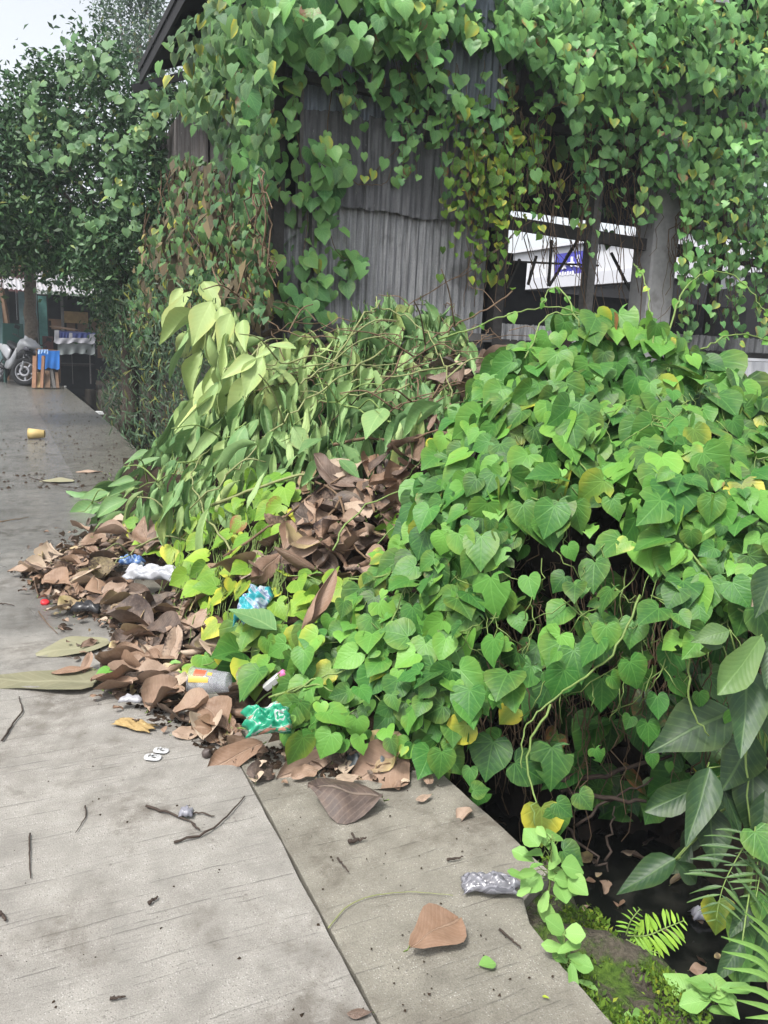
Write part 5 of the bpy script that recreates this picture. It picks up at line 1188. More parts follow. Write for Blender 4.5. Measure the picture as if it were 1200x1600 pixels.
crumpled('plastic_scrap', 'white plastic scrap at the left of the litter front', 'plastic scrap', 205, 1096, .10, .04, .02, fmat('white_scrap', [(.30, .30, .32), (.36, .36, .38)], .4, 20), None, 0, VEW, (10, 8), 8, tilt=(0, 0), z=.03)
crumpled('plastic_bag', 'black plastic scrap on the litter at the edge of the road', 'plastic scrap', 135, 955, .16, .07, .04, fmat('black_plastic', [(.02, .02, .022), (.03, .03, .032)], .3, 20), None, 0, VEW, (12, 8), 9, tilt=(0, 0), z=.03)
crumpled('ash_patch', 'greyish wet rag in front of the litter leaves', 'rag', 575, 1195, .15, .12, .05, fmat('wet_rag', [(.05, .06, .065), (.09, .10, .105), (.12, .13, .13)], .6, 30), None, 0, VEW, (14, 12), 10, tilt=(0, 0), z=.005)
# the white plastic spoon-lid shape: two rings with punched holes
b = MB()
for cx, cy, rx, ry in ((0, -.022, .030, .024), (.008, .026, .027, .021)):
    n = 18
    for k in range(n):
        a0, a1 = 2*pi*k/n, 2*pi*(k+1)/n
        V = []
        for a in (a0, a1):
            for q, zz in ((1., .003), (.55, .007)):
                V.append((cx+rx*q*cos(a), cy+ry*q*sin(a), zz+.002*sin(3*a)))
        b.add(V, [[0, 2, 3, 1]])
    for k in range(3):
        a = 2.1*k; b.box((cx+rx*.25*cos(a), cy+ry*.25*sin(a), .007), (rx*.75, ry*.28, .002), Matrix.Rotation(a, 3, 'Z'))
o = b.build('plastic_ring_scrap', plain('white_lid', (.42, .425, .43), .35, 0, .04)); o.location = G(243, 1179, .004); o.rotation_euler = (0, 0, VEW-.15)
md = o.modifiers.new('thick', 'SOLIDIFY'); md.thickness = .0015; tag(o, 'broken white plastic figure-eight scrap on the road beside the litter', 'plastic scrap')
# round seed
b = MB(); b.lathe([(.001, 0), (.012, .002), (.017, .010), (.017, .018), (.011, .028), (.004, .031), (.0035, .034), (.001, .035)], n=14); o = b.build('seed_pod', plain('seed_brown', (.07, .055, .05), .5, 0, .3, 60), None, True); o.location = G(320, 1181, .002); o.rotation_euler = (.5, .4, 0); tag(o, 'dark round seed pod in front of the dry leaves', 'seed')
b = MB(); b.lathe([(.0, .012), (.011, .011), (.014, .008), (.014, .0), (.011, -.0), (.0, .0)], n=14); o = b.build('bottle_cap', plain('red_cap', (.55, .03, .04), .4, 0, .1), None, True); o.location = G(70, 943, .003); o.rotation_euler = (.3, .2, 0); o.scale = (1.6, 1.6, 1.6); tag(o, 'small red bottle cap on the road left of the litter', 'bottle cap')
# cups
def cup(label, px, py, L, r0, r1, matb, rm=None, off=-.1, yaw=0., z=None, prints=None, pitch=.0):
    P = rm.pt(float(px), float(py), off) if rm is not None else G(float(px), float(py), z)
    root = empty('plastic_cup', P, 0, label, 'cup'); root.rotation_euler = (0, pi/2+pitch, yaw)
    b = MB(); b.lathe([(.001, 0), (r0*.9, 0), (r0, .004), (r0+(r1-r0)*.35, L*.35), (r0+(r1-r0)*.36+.0015, L*.36), (r1, L*.97)], n=28); o = b.build('body', matb, root, True); md = o.modifiers.new('thick', 'SOLIDIFY'); md.thickness = .0012
    b = MB(); b.lathe([(r1-.002, L*.965), (r1+.003, L*.968), (r1+.004, L*.99), (r1+.001, L*1.0), (r1-.002, L*.99)], n=28); b.build('rim', matb, root, True)
    if prints:
        for k, (a0, a1, z0, z1, mt) in enumerate(prints):
            V = []; Fs = []
            for i in range(5):
                a = a0+(a1-a0)*i/4
                for zz in (z0, z1): rad = r0+(r1-r0)*zz+.0015; V.append((rad*cos(a), rad*sin(a), L*zz))
            for i in range(4): Fs.append([i*2, i*2+2, i*2+3, i*2+1])
            b = MB(); b.add(V, Fs); b.build('print', mt, root)
    return root
CLEAR = fmat('clear_plastic', [(.50, .51, .54), (.58, .59, .62), (.44, .45, .49)], .10, 18, 1, .74, .6, .05)
PR_ = plain('print_red', (.45, .09, .04), .4, 0, .1); PYL = plain('print_yellow', (.48, .32, .05), .4, 0, .1)
cup('crushed clear plastic cup with red and yellow print in the litter', 358, 1066, .15, .038, .054, CLEAR, HEAP, -.13, VEW+pi-.15, prints=[(2.4, 3.0, .55, .85, PR_), (1.9, 2.35, .45, .95, PYL), (2.5, 2.8, .38, .5, PYL)], pitch=.08)
cup('yellow paper cup lying on the far road', 70, 678, .20, .05, .068, plain('cup_yellow', (.50, .38, .16), .6, 0, .2), None, 0, VEW+pi+.2, .07)
root = empty('plastic_tube', HEAP.pt(418., 1078., -.13), 0, 'white plastic tube with a pink cap in the litter by the vine', 'tube'); root.rotation_euler = (.2, -.75, VEW)
b = MB(); b.box((.035, 0, .012), (.075, .028, .02), None, 1, .006); b.build('tube_body', fmat('tube_white', [(.40, .40, .39), (.34, .34, .36)], .35), root)
b = MB(); b.lathe([(.001, 0), (.013, 0), (.013, .022), (.009, .025), (.001, .026)], (.072, 0, .012), 14, Matrix.Rotation(pi/2, 3, 'Y')); b.build('cap', plain('pink_cap', (.55, .15, .32), .4, 0, .1), root, True)
b = MB(); b.box((0, 0, .02), (.05, .03, .035), Matrix.Rotation(.4, 3, 'Z'), .9); o = b.build('paper_scrap', plain('scrap_paper', (.7, .7, .7), .8, 0, .08)); o.location = G(102, 605, .0); tag(o, 'white scrap of paper at the far corner of the slab', 'paper scrap')
b = MB(); b.box((0, 0, .0), (.3, .16, .06), Matrix.Rotation(.3, 3, 'Z'), .8); o = b.build('foam_scrap', plain('foam_white', (.6, .62, .62), .7, 0, .1)); o.location = PX(150, 645, 1.62); tag(o, 'whitish foam scrap floating in the far drain', 'foam scrap')
crumpled('plastic_scrap', 'pale plastic scrap in the dark drain water', 'plastic scrap', 1100, 1432, .10, .06, .03, fmat('drain_plastic', [(.45, .45, .5), (.3, .3, .35)], .2, 24), None, 0, VEW, (12, 8), 12, tilt=(0, 0), z=-.58)
# ------------------------------------------------------------------ weeds, ferns and large leaves by the drain
def weed(label, base, pts, r, rb, name='leafy_weed', mo=WD_O, tone=.55, T=OVAL, tipd=.6):
    B0 = PR(float(base[0]), float(base[1]), rb); root = empty(name, B0, 0, label, 'weed', 'leafy weeds on the broken slab edge')
    P = np.array([PR(float(a), float(b_), r+RNG.normal(0, .02)) for a, b_, *_ in pts]); n = len(P)
    c = P.mean(0); out = P-c; out[:, 2] *= .5
    tip = unit(unit(out)+np.array([0, 0, -.25])+rnd(n, tipd*.4)); sz = np.array([q[2] if len(q) > 2 else 27 for q in pts])*dist(P)/F*1.25
    scatter(root, T, P-tip*sz[:, None]*.5, unit(-_f0*.45+np.array([0, 0, .9])+rnd(n, .25)), tip, sz, cols(n, tone, .12, .02, 0), mo, mo, 300)
    # a main stem and a stalk to each leaf
    order = np.argsort(P[:, 2]); top = P[order[-3:]].mean(0); main = smooth_path([B0, B0*.45+top*.55+[.01, 0, 0], top], 6, .002); stems_obj(root, 'stem', [main], .0032, M_STEM, 5)
    for i in range(n):
        j = np.argmin(np.linalg.norm(main-(P[i]-[0, 0, .03]), axis=1)); stems_obj(root, 'stalk', [smooth_path([main[j], (main[j]+P[i])/2+[0, 0, .006], P[i]-tip[i]*sz[i]*.5], 3)], .0014, M_STEM, 3)
    return root
w1 = [(831, 1306), (853, 1308, 22), (866, 1299, 24), (877, 1312, 26), (844, 1321, 24), (817, 1337, 27), (867, 1344, 26), (821, 1362, 24), (832, 1383, 30), (862, 1377, 28), (883, 1376, 24), (874, 1396, 26), (894, 1359, 28), (904, 1384, 26), (884, 1416, 28), (806, 1371, 22), (819, 1394, 18), (853, 1407, 24), (855, 1426, 22), (846, 1300, 16), (858, 1318, 14), (838, 1350, 16)]
w2 = [(864, 1451, 27), (885, 1452, 24), (866, 1479, 26), (889, 1477, 30), (879, 1503, 26), (896, 1526, 26), (862, 1516, 22), (909, 1509, 24), (917, 1542, 24), (887, 1535, 26), (851, 1516, 18), (862, 1531, 22), (900, 1495, 20), (875, 1465, 18)]
w3 = [(1065, 1546, 32), (1098, 1531, 30), (1125, 1542, 30), (1151, 1548, 30), (1093, 1550, 26), (1132, 1559, 30), (1087, 1565, 32), (1099, 1580, 34), (1071, 1597, 32), (1121, 1593, 28), (1110, 1545, 16), (1140, 1575, 24)]
weed('tall light green leafy weed growing at the broken corner of the slab', (848, 1432), w1, 1.80, 1.84)
weed('second light green weed lower down beside the moss', (880, 1520), w2, 1.66, 1.68)
weed('light green weed at the bottom of the picture beside the grass blades', (1100, 1600), w3, 1.72, 1.74)
weed('tiny weed sprout on the moss at the bottom', (985, 1598), [(978, 1592, 14), (990, 1588, 15), (998, 1596, 14), (985, 1600, 14)], 1.60, 1.60)
# moss cushion fuzz
n = 9000; X = RNG.uniform(1.10, 1.36, n); Yv = RNG.uniform(.85, 1.62, n)
k = (np.sin(X*31+Yv*9)+np.sin(Yv*23-X*13)+RNG.normal(0, .5, n)) > .15; k &= X > np.array([edge_x(v)+.01 for v in Yv]); X, Yv = X[k], Yv[k]; n = len(X)
P = np.stack([X, Yv, np.full(n, -.055)+.012*np.sin(Yv*13)], 1)
o = joined('moss', SMALL, RNG.integers(0, 5, n), frames(unit(rnd(n)+np.array([0, -.3, .3])), unit(rnd(n, .6)+np.array([0, 0, 1.]))), P, RNG.uniform(.008, .022, n), cols(n, .5, .25), leaf_mat('moss_leaf', ((.03, .07, .008), (.07, .15, .014), (.16, .26, .025)), YEL, BRN, 'attr', None, .7, .2)); o['kind'] = 'stuff'; o['label'] = 'bright green moss cushion on the worn drain wall'
def frond(root, path, width, npair, mo, tone, T, wl=.35, name='leaflet'):
    P = smooth_path(path, 6); stems_obj(root, 'rachis', [P], .0022, M_STEM, 4); A = [[], [], [], [], []]
    L = np.linalg.norm(np.diff(P, axis=0), axis=1).sum()
    for i in range(npair):
        t = .12+.86*i/(npair-1); q = t*(len(P)-1); a = int(q); f = q-a; p = P[a]*(1-f)+P[min(a+1, len(P)-1)]*f; d = unit(P[min(a+1, len(P)-1)]-P[max(a-1, 0)])
        s0 = np.cross(d, np.array([-_f0[0], -_f0[1], 1.2])); s0 = unit(s0)
        for sg in (1, -1):
            A[0].append(p); A[1].append(unit(np.cross(s0*sg, d)*sg+np.random.normal(0, .12, 3)) if False else unit(np.array([-_f0[0]*.5, -_f0[1]*.5, 1.])+RNG.normal(0, .15, 3))); A[2].append(unit(s0*sg+d*.45+np.array([0, 0, -.1])+RNG.normal(0, .06, 3))); A[3].append(width*(sin(pi*(t*.80+.18))**.7)*RNG.uniform(.9, 1.1)); A[4].append([min(1, max(0, tone+RNG.normal(0, .1))), .05, 0, 1])
    scatter(root, T, *[np.array(v) for v in A], mo, mo, 300, None, name)
FL = [blade(np.random.default_rng(40+i), 6, 3, .20, .6, .3, .35, .004, .2) for i in range(4)]; FN = [blade(np.random.default_rng(60+i), 6, 3, .10, .6, .3, .5, .004, .2) for i in range(4)]
root = empty('fern', PR(985., 1480., 1.85), 0, 'small bright yellow green fern growing from the mossy drain wall', 'fern')
frond(root, [PR(980., 1462., 1.84), PR(1010., 1462., 1.86), PR(1040., 1450., 1.88), PR(1070., 1438., 1.9)], .062, 12, HY_O, .75, FL)
frond(root, [PR(978., 1468., 1.84), PR(1000., 1480., 1.84), PR(1030., 1490., 1.84)], .05, 9, HY_O, .7, FL)
frond(root, [PR(978., 1462., 1.84), PR(985., 1440., 1.84), PR(1000., 1420., 1.86)], .03, 7, HY_O, .6, FL)
root = empty('fern', PR(1200., 1340., 2.2), 0, 'dark green fern with long narrow leaflets in the shade at the right', 'fern')
frond(root, [PR(1185., 1290., 2.25), PR(1155., 1335., 2.2), PR(1130., 1385., 2.15), PR(1118., 1440., 2.1)], .12, 12, B_O, .62, FN)
frond(root, [PR(1210., 1310., 2.25), PR(1190., 1360., 2.2), PR(1180., 1410., 2.15)], .10, 9, B_O, .55, FN)
root = empty('grass_clump', PR(1230., 1560., 1.75), 0, 'clump of long arching grass blades at the lower right edge', 'grass')
for (a, b_, c) in [((1240, 1560), (1195, 1490), (1127, 1463)), ((1240, 1570), (1190, 1505), (1128, 1486)), ((1240, 1580), (1195, 1525), (1130, 1512)), ((1240, 1590), (1190, 1550), (1140, 1543)), ((1240, 1600), (1200, 1575), (1150, 1562)), ((1240, 1530), (1205, 1460), (1163, 1425)), ((1240, 1545), (1210, 1480), (1170, 1440)), ((1245, 1600), (1215, 1590), (1165, 1590)), ((1240, 1520), (1215, 1450), (1190, 1410))]:
    pth = smooth_path([PR(float(a[0]), float(a[1]), 1.78), PR(float(b_[0]), float(b_[1]), 1.74), PR(float(c[0]), float(c[1]), 1.68)], 6); n = len(pth); V = []; Fs = []; uv = []; off = np.array(root.location)
    for i, p in enumerate(pth):
        d = unit(pth[min(i+1, n-1)]-pth[max(i-1, 0)]); s0 = unit(np.cross(d, -_f0+np.array([0, 0, .8]))); w = .0085*(1-(i/(n-1))**2)+.0006
        for q, hz in ((-1, 0), (0, -.003), (1, 0)): V.append(p-off+s0*w*q+np.array([0, 0, hz])); uv.append((q*.1, i/(n-1)))
    for i in range(n-1):
        for j in range(2): Fs.append([i*3+j, i*3+j+1, i*3+j+4, i*3+j+3])
    o = link('blade', poly_mesh('blade', V, Fs, uv, True), WD_O, root); o.color = (.55, .1, 0, 1)
root = empty('broad_leaf_plant', PR(1150., 1250., 2.6), 0, 'large glossy broad-leaved plant in the shade at the right edge under the mound', 'plant')
bl = [(1190, 995, 1108, 1082, .78, 2.38), (1168, 1042, 1130, 1172, .5, 2.42), (1108, 1200, 1060, 1303, .38, 2.42), (1112, 1218, 1012, 1262, .25, 2.46), (1125, 1222, 1142, 1300, .25, 2.45), (1105, 1250, 1108, 1345, .2, 2.48), (1145, 1110, 1028, 1185, .12, 2.6), (1055, 1342, 975, 1398, .38, 2.35), (1055, 1345, 1102, 1378, .38, 2.38), (1190, 1075, 1212, 1155, .35, 2.4), (1175, 1180, 1160, 1295, .15, 2.55), (1205, 1230, 1175, 1335, .2, 2.5), (1130, 1010, 1095, 985, .6, 2.4), (1180, 1150, 1120, 1240, .1, 2.6), (1215, 1340, 1190, 1440, .3, 2.3),
      (1180, 1400, 1140, 1460, .35, 2.2), (1205, 1420, 1165, 1490, .4, 2.1), (1160, 1470, 1120, 1530, .35, 2.0), (1210, 1000, 1200, 1075, .3, 2.4), (1140, 985, 1085, 1000, .7, 2.38), (1080, 1320, 1040, 1360, .2, 2.5), (1215, 880, 1180, 960, .3, 2.5), (1090, 1290, 1060, 1340, .12, 2.55)]
P = np.array([PR(float(q[0]), float(q[1]), q[5]) for q in bl]); Q = np.array([PR(float(q[2]), float(q[3]), q[5]-.05) for q in bl]); n = len(bl); D = Q-P
scatter(root, BROAD, P, unit(-_f0*.8+np.array([0, 0, .75])+rnd(n, .2)), D, np.linalg.norm(D, axis=1)*1.08, np.array([[q[4], .03, 0, 1] for q in bl]), B_O, B_A, 300)
cen = PR(1190., 1230., 2.7); base = PR(1180., 1330., 2.75); base[2] = -.5
stems_obj(root, 'stem', [smooth_path([base, cen+[0, 0, -.1], cen+[.1, 0, .3]], 5)], .012, M_STEM, 6)
stems_obj(root, 'stalk', [smooth_path([cen+RNG.normal(0, .05, 3), (cen+P[i])/2+[0, 0, .04], P[i]], 4) for i in range(n)], .004, M_STEM, 4)
# heart leaves low at the right
rl = [(1165, 1445, 60, .35), (1195, 1400, 50, .3), (1190, 1490, 46, .4), (1150, 1500, 40, .35), (1120, 1410, 40, .15), (1180, 1300, 46, .3), (880, 1330, 34, .1), (870, 1255, 30, .15), (905, 1240, 30, .1), (740, 1235, 26, .25)]
P = np.array([PR(float(a), float(b_), 2.2) for a, b_, *_ in rl]); n = len(rl)
scatter(mvine, HEARTN, P, unit(-_f0*.7+np.array([0, 0, .8])+rnd(n, .3)), unit(np.array([0, 0, -1.])+rnd(n, .5)), np.array([q[2] for q in rl])*dist(P)/F, cols(n, np.array([q[3] for q in rl]), .05), H_O, H_A, 60)

# ------------------------------------------------------------------ trees and bush beyond
def crown_points(lobes, per, clump=46, sig=.13):
    Ps, Ns = [], []
    for (px, py, r, R) in lobes:
        c = PR(float(px), float(py), r); nc = max(6, int(clump*R*R*2.2)); d = unit(rnd(nc)); rad = R*RNG.uniform(.45, 1.0, nc)**.6
        cc = c+d*rad[:, None]; m_ = max(4, int(per*R*R/nc))
        p = np.repeat(cc, m_, 0)+rnd(nc*m_, sig*(.7+.5*R)); Ps.append(p); Ns.append(unit(p-c+rnd(len(p), .8)))
    return np.concatenate(Ps), np.concatenate(Ns)
def tree(name, label, cat, lobes, per, lo, hi, mat, tone, trunk=None, limbs=(), group='trees beyond the house', flowers=None, base=None, bark=None):
    if trunk is not None: base = trunk[0]
    root = empty(name, base, 0, label, cat, group); off = np.array(root.location)
    P, N_ = crown_points(lobes, per); n = len(P)
    o = joined('crown', SMALL, RNG.integers(0, 5, n), frames(unit(N_+np.array([0, 0, .5])+rnd(n, .5)), unit(rnd(n)+np.array([0, 0, -.6]))), P-off, RNG.uniform(lo, hi, n), cols(n, tone, .28, .05, .03), mat, root); o['kind'] = 'stuff'
    if trunk is not None:
        b = MB(); p = smooth_path(trunk[:-1], 5, .02); b.tube(p-off, list(np.linspace(trunk[-1], trunk[-1]*.55, len(p))*RNG.uniform(.9, 1.1, len(p))), 9); b.build('trunk', bark or M_BARK, root, True)
    for pth, r in limbs:
        p = smooth_path(pth, 4, .03); b = MB(); b.tube(p-off, list(np.linspace(r, r*.35, len(p))), 6); b.build('limb', M_BARK, root, True)
    return root
def q3(px, py, r): return PR(float(px), float(py), r)
def gbase(px, py, r):
    p = PR(float(px), float(py), r); return np.array([p[0], p[1], -.05])
L1 = [(110, 165, 12.6, .62), (60, 225, 13, .7), (170, 200, 12.2, .72), (40, 330, 13, .85), (120, 310, 12.6, .9), (200, 285, 12, .7), (235, 190, 11.6, .5), (215, 380, 11.6, .55), (95, 395, 13, .5), (245, 290, 11.2, .45), (10, 250, 13, .62), (-70, 300, 13, 1.0), (-50, 220, 13.5, .6), (50, 130, 13, .34), (135, 110, 12.6, .42), (75, 120, 12.8, .28), (25, 190, 13, .35), (170, 90, 12.2, .30), (160, 400, 12, .5)]
tb = gbase(205, 640, 12.2); tree('leafy_tree', 'big dark leafy tree draped with vine leaning over the far end of the drain', 'tree', L1, 3600, .065, .13, T_A, .42, [tb, tb+[.0, .1, 1.2], q3(190, 420, 12.2), q3(150, 330, 12.5), .13], bark=M_TWIG, limbs=
    [([q3(190, 420, 12.2), q3(120, 330, 12.7), q3(60, 260, 13)], .07), ([q3(170, 380, 12.2), q3(180, 280, 12.2), q3(200, 200, 12)], .06), ([q3(150, 330, 12.5), q3(110, 250, 12.6), q3(110, 150, 12.6)], .05)])
strs = [[(72, 132), (55, 165), (47, 205), (62, 238), (95, 255), (128, 222)], [(95, 215), (104, 180)], [(172, 106), (130, 106), (95, 115)], [(262, 150), (228, 140), (200, 160), (172, 148)], [(245, 160), (215, 195), (190, 232), (168, 250), (170, 290), (186, 318), (205, 338)], [(240, 190), (205, 225), (160, 222), (120, 222)], [(186, 318), (160, 340), (146, 346), (130, 328)], [(206, 300), (212, 345)], [(250, 175), (228, 215), (205, 222)], [(190, 232), (200, 300), (185, 320)], [(100, 60), (130, 75), (165, 80)], [(225, 140), (250, 200), (235, 160)], [(175, 262), (200, 285), (185, 300)]]
P = []
for s_ in strs:
    s_ = np.array(s_, float)
    for a, b_ in zip(s_[:-1], s_[1:]):
        m_ = max(2, int(np.linalg.norm(b_-a)/5.))
        for t in np.linspace(0, 1, m_): P.append(a*(1-t)+b_*t)
P = np.array(P); P = P+RNG.normal(0, 7, P.shape); n = len(P)
W3 = PR(P[:, 0], P[:, 1], np.interp(P[:, 0], [40, 260], [12.0, 10.7])+RNG.normal(0, .08, n))
root = empty('heart_leaf_vine', (1.0, 11.2, 2.5), 0, 'pale heart-leaved vine looped in strands over the big dark tree', 'vine', 'heart-leaved vines')
scatter(root, HEARTN, W3, unit(np.array([-.35, -.9, .45])+rnd(n, .3)), unit(np.array([0, 0, -1.])+rnd(n, .35)), RNG.uniform(8, 15, n)*dist(W3)/F, cols(n, .62, .16, .03, .03), leaf_mat('tree_vine_leaf', ((.025, .07, .035), (.06, .145, .06), (.12, .24, .085)), YEL, BRN, 'obj', 'palm', .5), HW_A, 300)
L2 = [(208, 48, 17, .7), (182, 18, 17.4, .45), (235, 80, 16, .5), (215, 112, 16, .42), (232, 8, 17, .4), (190, 80, 17, .35), (215, -30, 17, .5)]
tb = gbase(300, 560, 17); tree('leafy_tree', 'pale grey green airy tree rising behind the dark tree beside the roof', 'tree', L2, 2900, .05, .11, L_A, .42, [tb, tb+[0, 0, 2.], q3(235, 200, 16.8), q3(215, 60, 17), .12], [([q3(225, 120, 16.8), q3(195, 60, 17), q3(180, 20, 17.3)], .04), ([q3(222, 110, 16.8), q3(235, 60, 16.6), q3(232, 10, 17)], .04)])
L3 = [(20, 382, 21.5, .7), (70, 380, 21.5, .65), (115, 385, 21, .6), (152, 415, 20, .5), (0, 370, 22, .8), (-50, 400, 22, 1.), (60, 360, 22, .8), (110, 360, 21, .8), (178, 455, 19, .5), (90, 412, 20.5, .25)]
tb = gbase(50, 604, 22.6); tree('roadside_tree', 'roadside tree with a straight mottled trunk behind the motorcycle', 'tree', L3, 3600, .07, .14, leaf_mat('road_tree_mass', ((.015, .04, .016), (.04, .095, .03), (.10, .18, .06)), YEL, BRN, 'attr', None, .5, .2), .5, [tb, q3(50, 520, 22.6), q3(47, 440, 22.6), q3(52, 380, 22.3), .19], [([q3(48, 430, 22.6), q3(85, 395, 22), q3(120, 370, 21.4)], .07), ([q3(48, 425, 22.6), q3(20, 395, 22.2), q3(-10, 370, 22)], .07)])
n = 60; P = PR(RNG.normal(76, 6, n), RNG.normal(372, 11, n), 19.9); o = joined('pink_blossom', SMALL, RNG.integers(0, 5, n), frames(unit(rnd(n)-_f0), unit(rnd(n))), P, RNG.uniform(.05, .09, n), cols(n, .5), leaf_mat('pink_petals', ((.35, .12, .15), (.48, .2, .22), (.6, .35, .36)), YEL, BRN, 'attr', None, .6, .2)); tag(o, 'small spray of pink blossom in the shade under the big dark tree', 'blossom')
L4 = [(185, 430, 13.5, .7), (235, 440, 12, .6), (165, 455, 16, .45), (240, 380, 11.5, .5), (205, 500, 13, .6), (250, 500, 11, .5), (270, 420, 10.8, .4), (265, 200, 11.5, .4), (290, 300, 10.6, .35), (270, 110, 11.5, .3)]
tree('undergrowth_tree', 'dark small tree filling the gap between the big tree and the side of the house', 'tree', L4, 4200, .05, .11, T_A, .22, [gbase(235, 660, 11.5), q3(238, 560, 11.5), q3(235, 440, 11.8), .07], bark=M_TWIG)  # tree mass added as a dark fill behind bush and trunk
bush = [(150, 480), (215, 440), (330, 430), (350, 520), (330, 600), (295, 690), (205, 706), (172, 660), (155, 610), (165, 560)]
root = empty('bush', (1.75, 10.5, -.5), 0, 'dense dark narrow-leaved bush overhanging the drain beside the heap', 'bush'); off = np.array(root.location); A = [[], [], [], [], []]
for s, x0, dx, t0 in ((6, 1.52, .2, .5), (5.5, 1.66, .2, .36), (6, 1.85, .25, .2)):
    px, py, P, nr, tip = xlayer(bush, s, x0, dx, .8); n = len(px)
    P = P+.10*np.sin(P*np.array([7, 5., 6.])+2)*np.array([1, .4, .5])
    for L, v in zip(A, (P, nr, tip, RNG.uniform(9, 18, n)*dist(P)/F, cols(n, t0, .28))): L.append(v)
A = [np.concatenate(v) for v in A]; BT = [blade(np.random.default_rng(80+i), 5, 3, .22, .6, .2, .6, 0, .1) for i in range(4)]
scatter(root, BT, *A, leaf_mat('bush_leaf', ((.008, .024, .014), (.022, .058, .028), (.075, .14, .075)), YEL, BRN, 'obj', None, .42, .12), leaf_mat('bush_mass', ((.008, .024, .014), (.022, .058, .028), (.075, .14, .075)), YEL, BRN, 'attr', None, .42, .12), 300)
paths = []
for i in range(40):
    a = PX(RNG.uniform(180, 300), RNG.uniform(560, 690), 1.85); paths.append(smooth_path([np.array([a[0]+.1, a[1], -.55]), a, a+np.array([-.25, -.1, .3])+RNG.normal(0, .1, 3)], 3, .02))
mass_stems(root, 'twigs', paths, .008, M_STEMB)
# far wood closing the view
o_r = RNG; n = 26000; X = RNG.uniform(-16, 14, n); Yv = RNG.uniform(33, 37, n); Z = np.minimum(RNG.uniform(0, 1, n)**.7*(5.2+1.0*np.sin(X*.9)+.7*np.sin(X*2.3+1)), 9); P = np.stack([X, Yv, Z], 1)
P = P[(X < -1.2) | (Z < 3.9)]; n = len(P); o = joined('far_wood', SMALL, RNG.integers(0, 5, n), frames(unit(rnd(n)+np.array([0, -.6, .4])), unit(rnd(n))), P, RNG.uniform(.16, .34, n), cols(n, .4, .25), L_A); o['kind'] = 'stuff'; o['label'] = 'far green trees behind the shack'

# ------------------------------------------------------------------ the shack and the things in front of it
M_ROOFW = sheet_mat('white_roof_zinc', (.26, .26, .27), (.42, .42, .44), (.20, .13, .11), .05, .5, .6)
M_TEAL = plain('teal_board', (.10, .26, .24), .7, 0, .3, 6, .1); M_TEAL2 = plain('pale_teal_board', (.16, .25, .26), .7, 0, .3, 6, .1)
M_BRD = plain('brown_board', (.13, .08, .05), .8, 0, .4, 8, .2); M_BRD2 = plain('tan_board', (.28, .19, .09), .8, 0, .4, 8, .2); M_MAR = plain('maroon_board', (.10, .045, .045), .7, 0, .3, 8, .1)
def py_(px, y, Y): return PY(float(px), float(y), Y)
shack = empty('shack', (1.0, 25.0, 0), 0, 'roadside shack with a pale corrugated roof and teal and brown boards', 'shack'); SO = np.array(shack.location)
def spart(b, name, mat, sm=False): b.V = [tuple(np.array(v)-SO) for v in b.V]; return b.build(name, mat, shack, sm)
def pxbox(parent_fn, name, mat, x0, y0, x1, y1, Y, d=.08):
    a = py_(x0, y0, Y); c = py_(x1, y1, Y); b = MB(); b.box(((a[0]+c[0])/2, Y+d/2, (a[2]+c[2])/2), (abs(c[0]-a[0]), d, abs(c[2]-a[2]))); return parent_fn(b, name, mat)
def roof_sheet(x0, x1, yt, yb, Y0, Y1, name='roof_sheet'):
    a = py_(x0, yb, Y0); c = py_(x1, yb+(x1-x0)*.10, Y0); t = py_(x0, yt, Y1); n = int((c[0]-a[0])/.11*6); V = []; Fs = []
    for i in range(n):
        u = i/(n-1); x = a[0]+(c[0]-a[0])*u; z0 = a[2]+(c[2]-a[2])*u; z1 = z0+(t[2]-a[2]); w = .02*sin(2*pi*x/.11)
        for k in range(3): V.append((x, Y0+(Y1-Y0)*k/2, z0+(z1-z0)*k/2+w))
    for i in range(n-1):
        for k in range(2): Fs.append([i*3+k, i*3+3+k, i*3+4+k, i*3+1+k])
    b = MB(); b.add(V, Fs); return spart(b, name, M_ROOFW, True)
roof_sheet(4, 46, 432, 450, 24.0, 25.6); roof_sheet(58, 105, 441, 452, 24.0, 25.6); roof_sheet(103, 165, 446, 457, 24.02, 25.6); roof_sheet(60, 160, 424, 436, 25.4, 27.5)
roof_sheet(-60, 2, 430, 448, 24.0, 25.6)
pxbox(spart, 'wall_board', M_TEAL2, 28, 455, 62, 560, 25.2); pxbox(spart, 'wall_board', M_TEAL, 59, 462, 76, 545, 25.1); pxbox(spart, 'wall_board', M_DARK, 74, 460, 200, 620, 25.3); pxbox(spart, 'wall_board', M_TEAL2, -40, 455, 12, 600, 25.5)
pxbox(spart, 'wall_board', M_DARK, 12, 455, 30, 560, 25.6)
pxbox(spart, 'back_wall', M_DARK, -60, 452, 240, 640, 26.4)
for (x0, y0, x1, y1, mt) in [(100, 486, 138, 506, M_BRD2), (80, 500, 98, 515, M_BRD), (104, 502, 118, 520, M_BRD), (121, 503, 139, 520, M_BRD), (141, 495, 152, 520, M_BRD), (150, 470, 175, 560, M_BRD), (66, 525, 84, 552, M_MAR), (76, 498, 100, 502, M_BRD)]: pxbox(spart, 'board', mt, x0, y0, x1, y1, 24.9+RNG.uniform(0, .1), .05)
for (x0, x1, mt) in [(7, 10, M_BRD), (24, 27, M_WHITE), (13, 15, M_TIMBER), (140, 144, M_TIMBER), (98, 100, M_TIMBER2)]: pxbox(spart, 'post', mt, x0, 450, x1, 600 if x0 != 24 else 500, 24.3, .08)
b = MB(); b.beam(py_(2, 450, 24), py_(16, 530, 23.9), .09, .09); spart(b, 'brace', M_BRD)
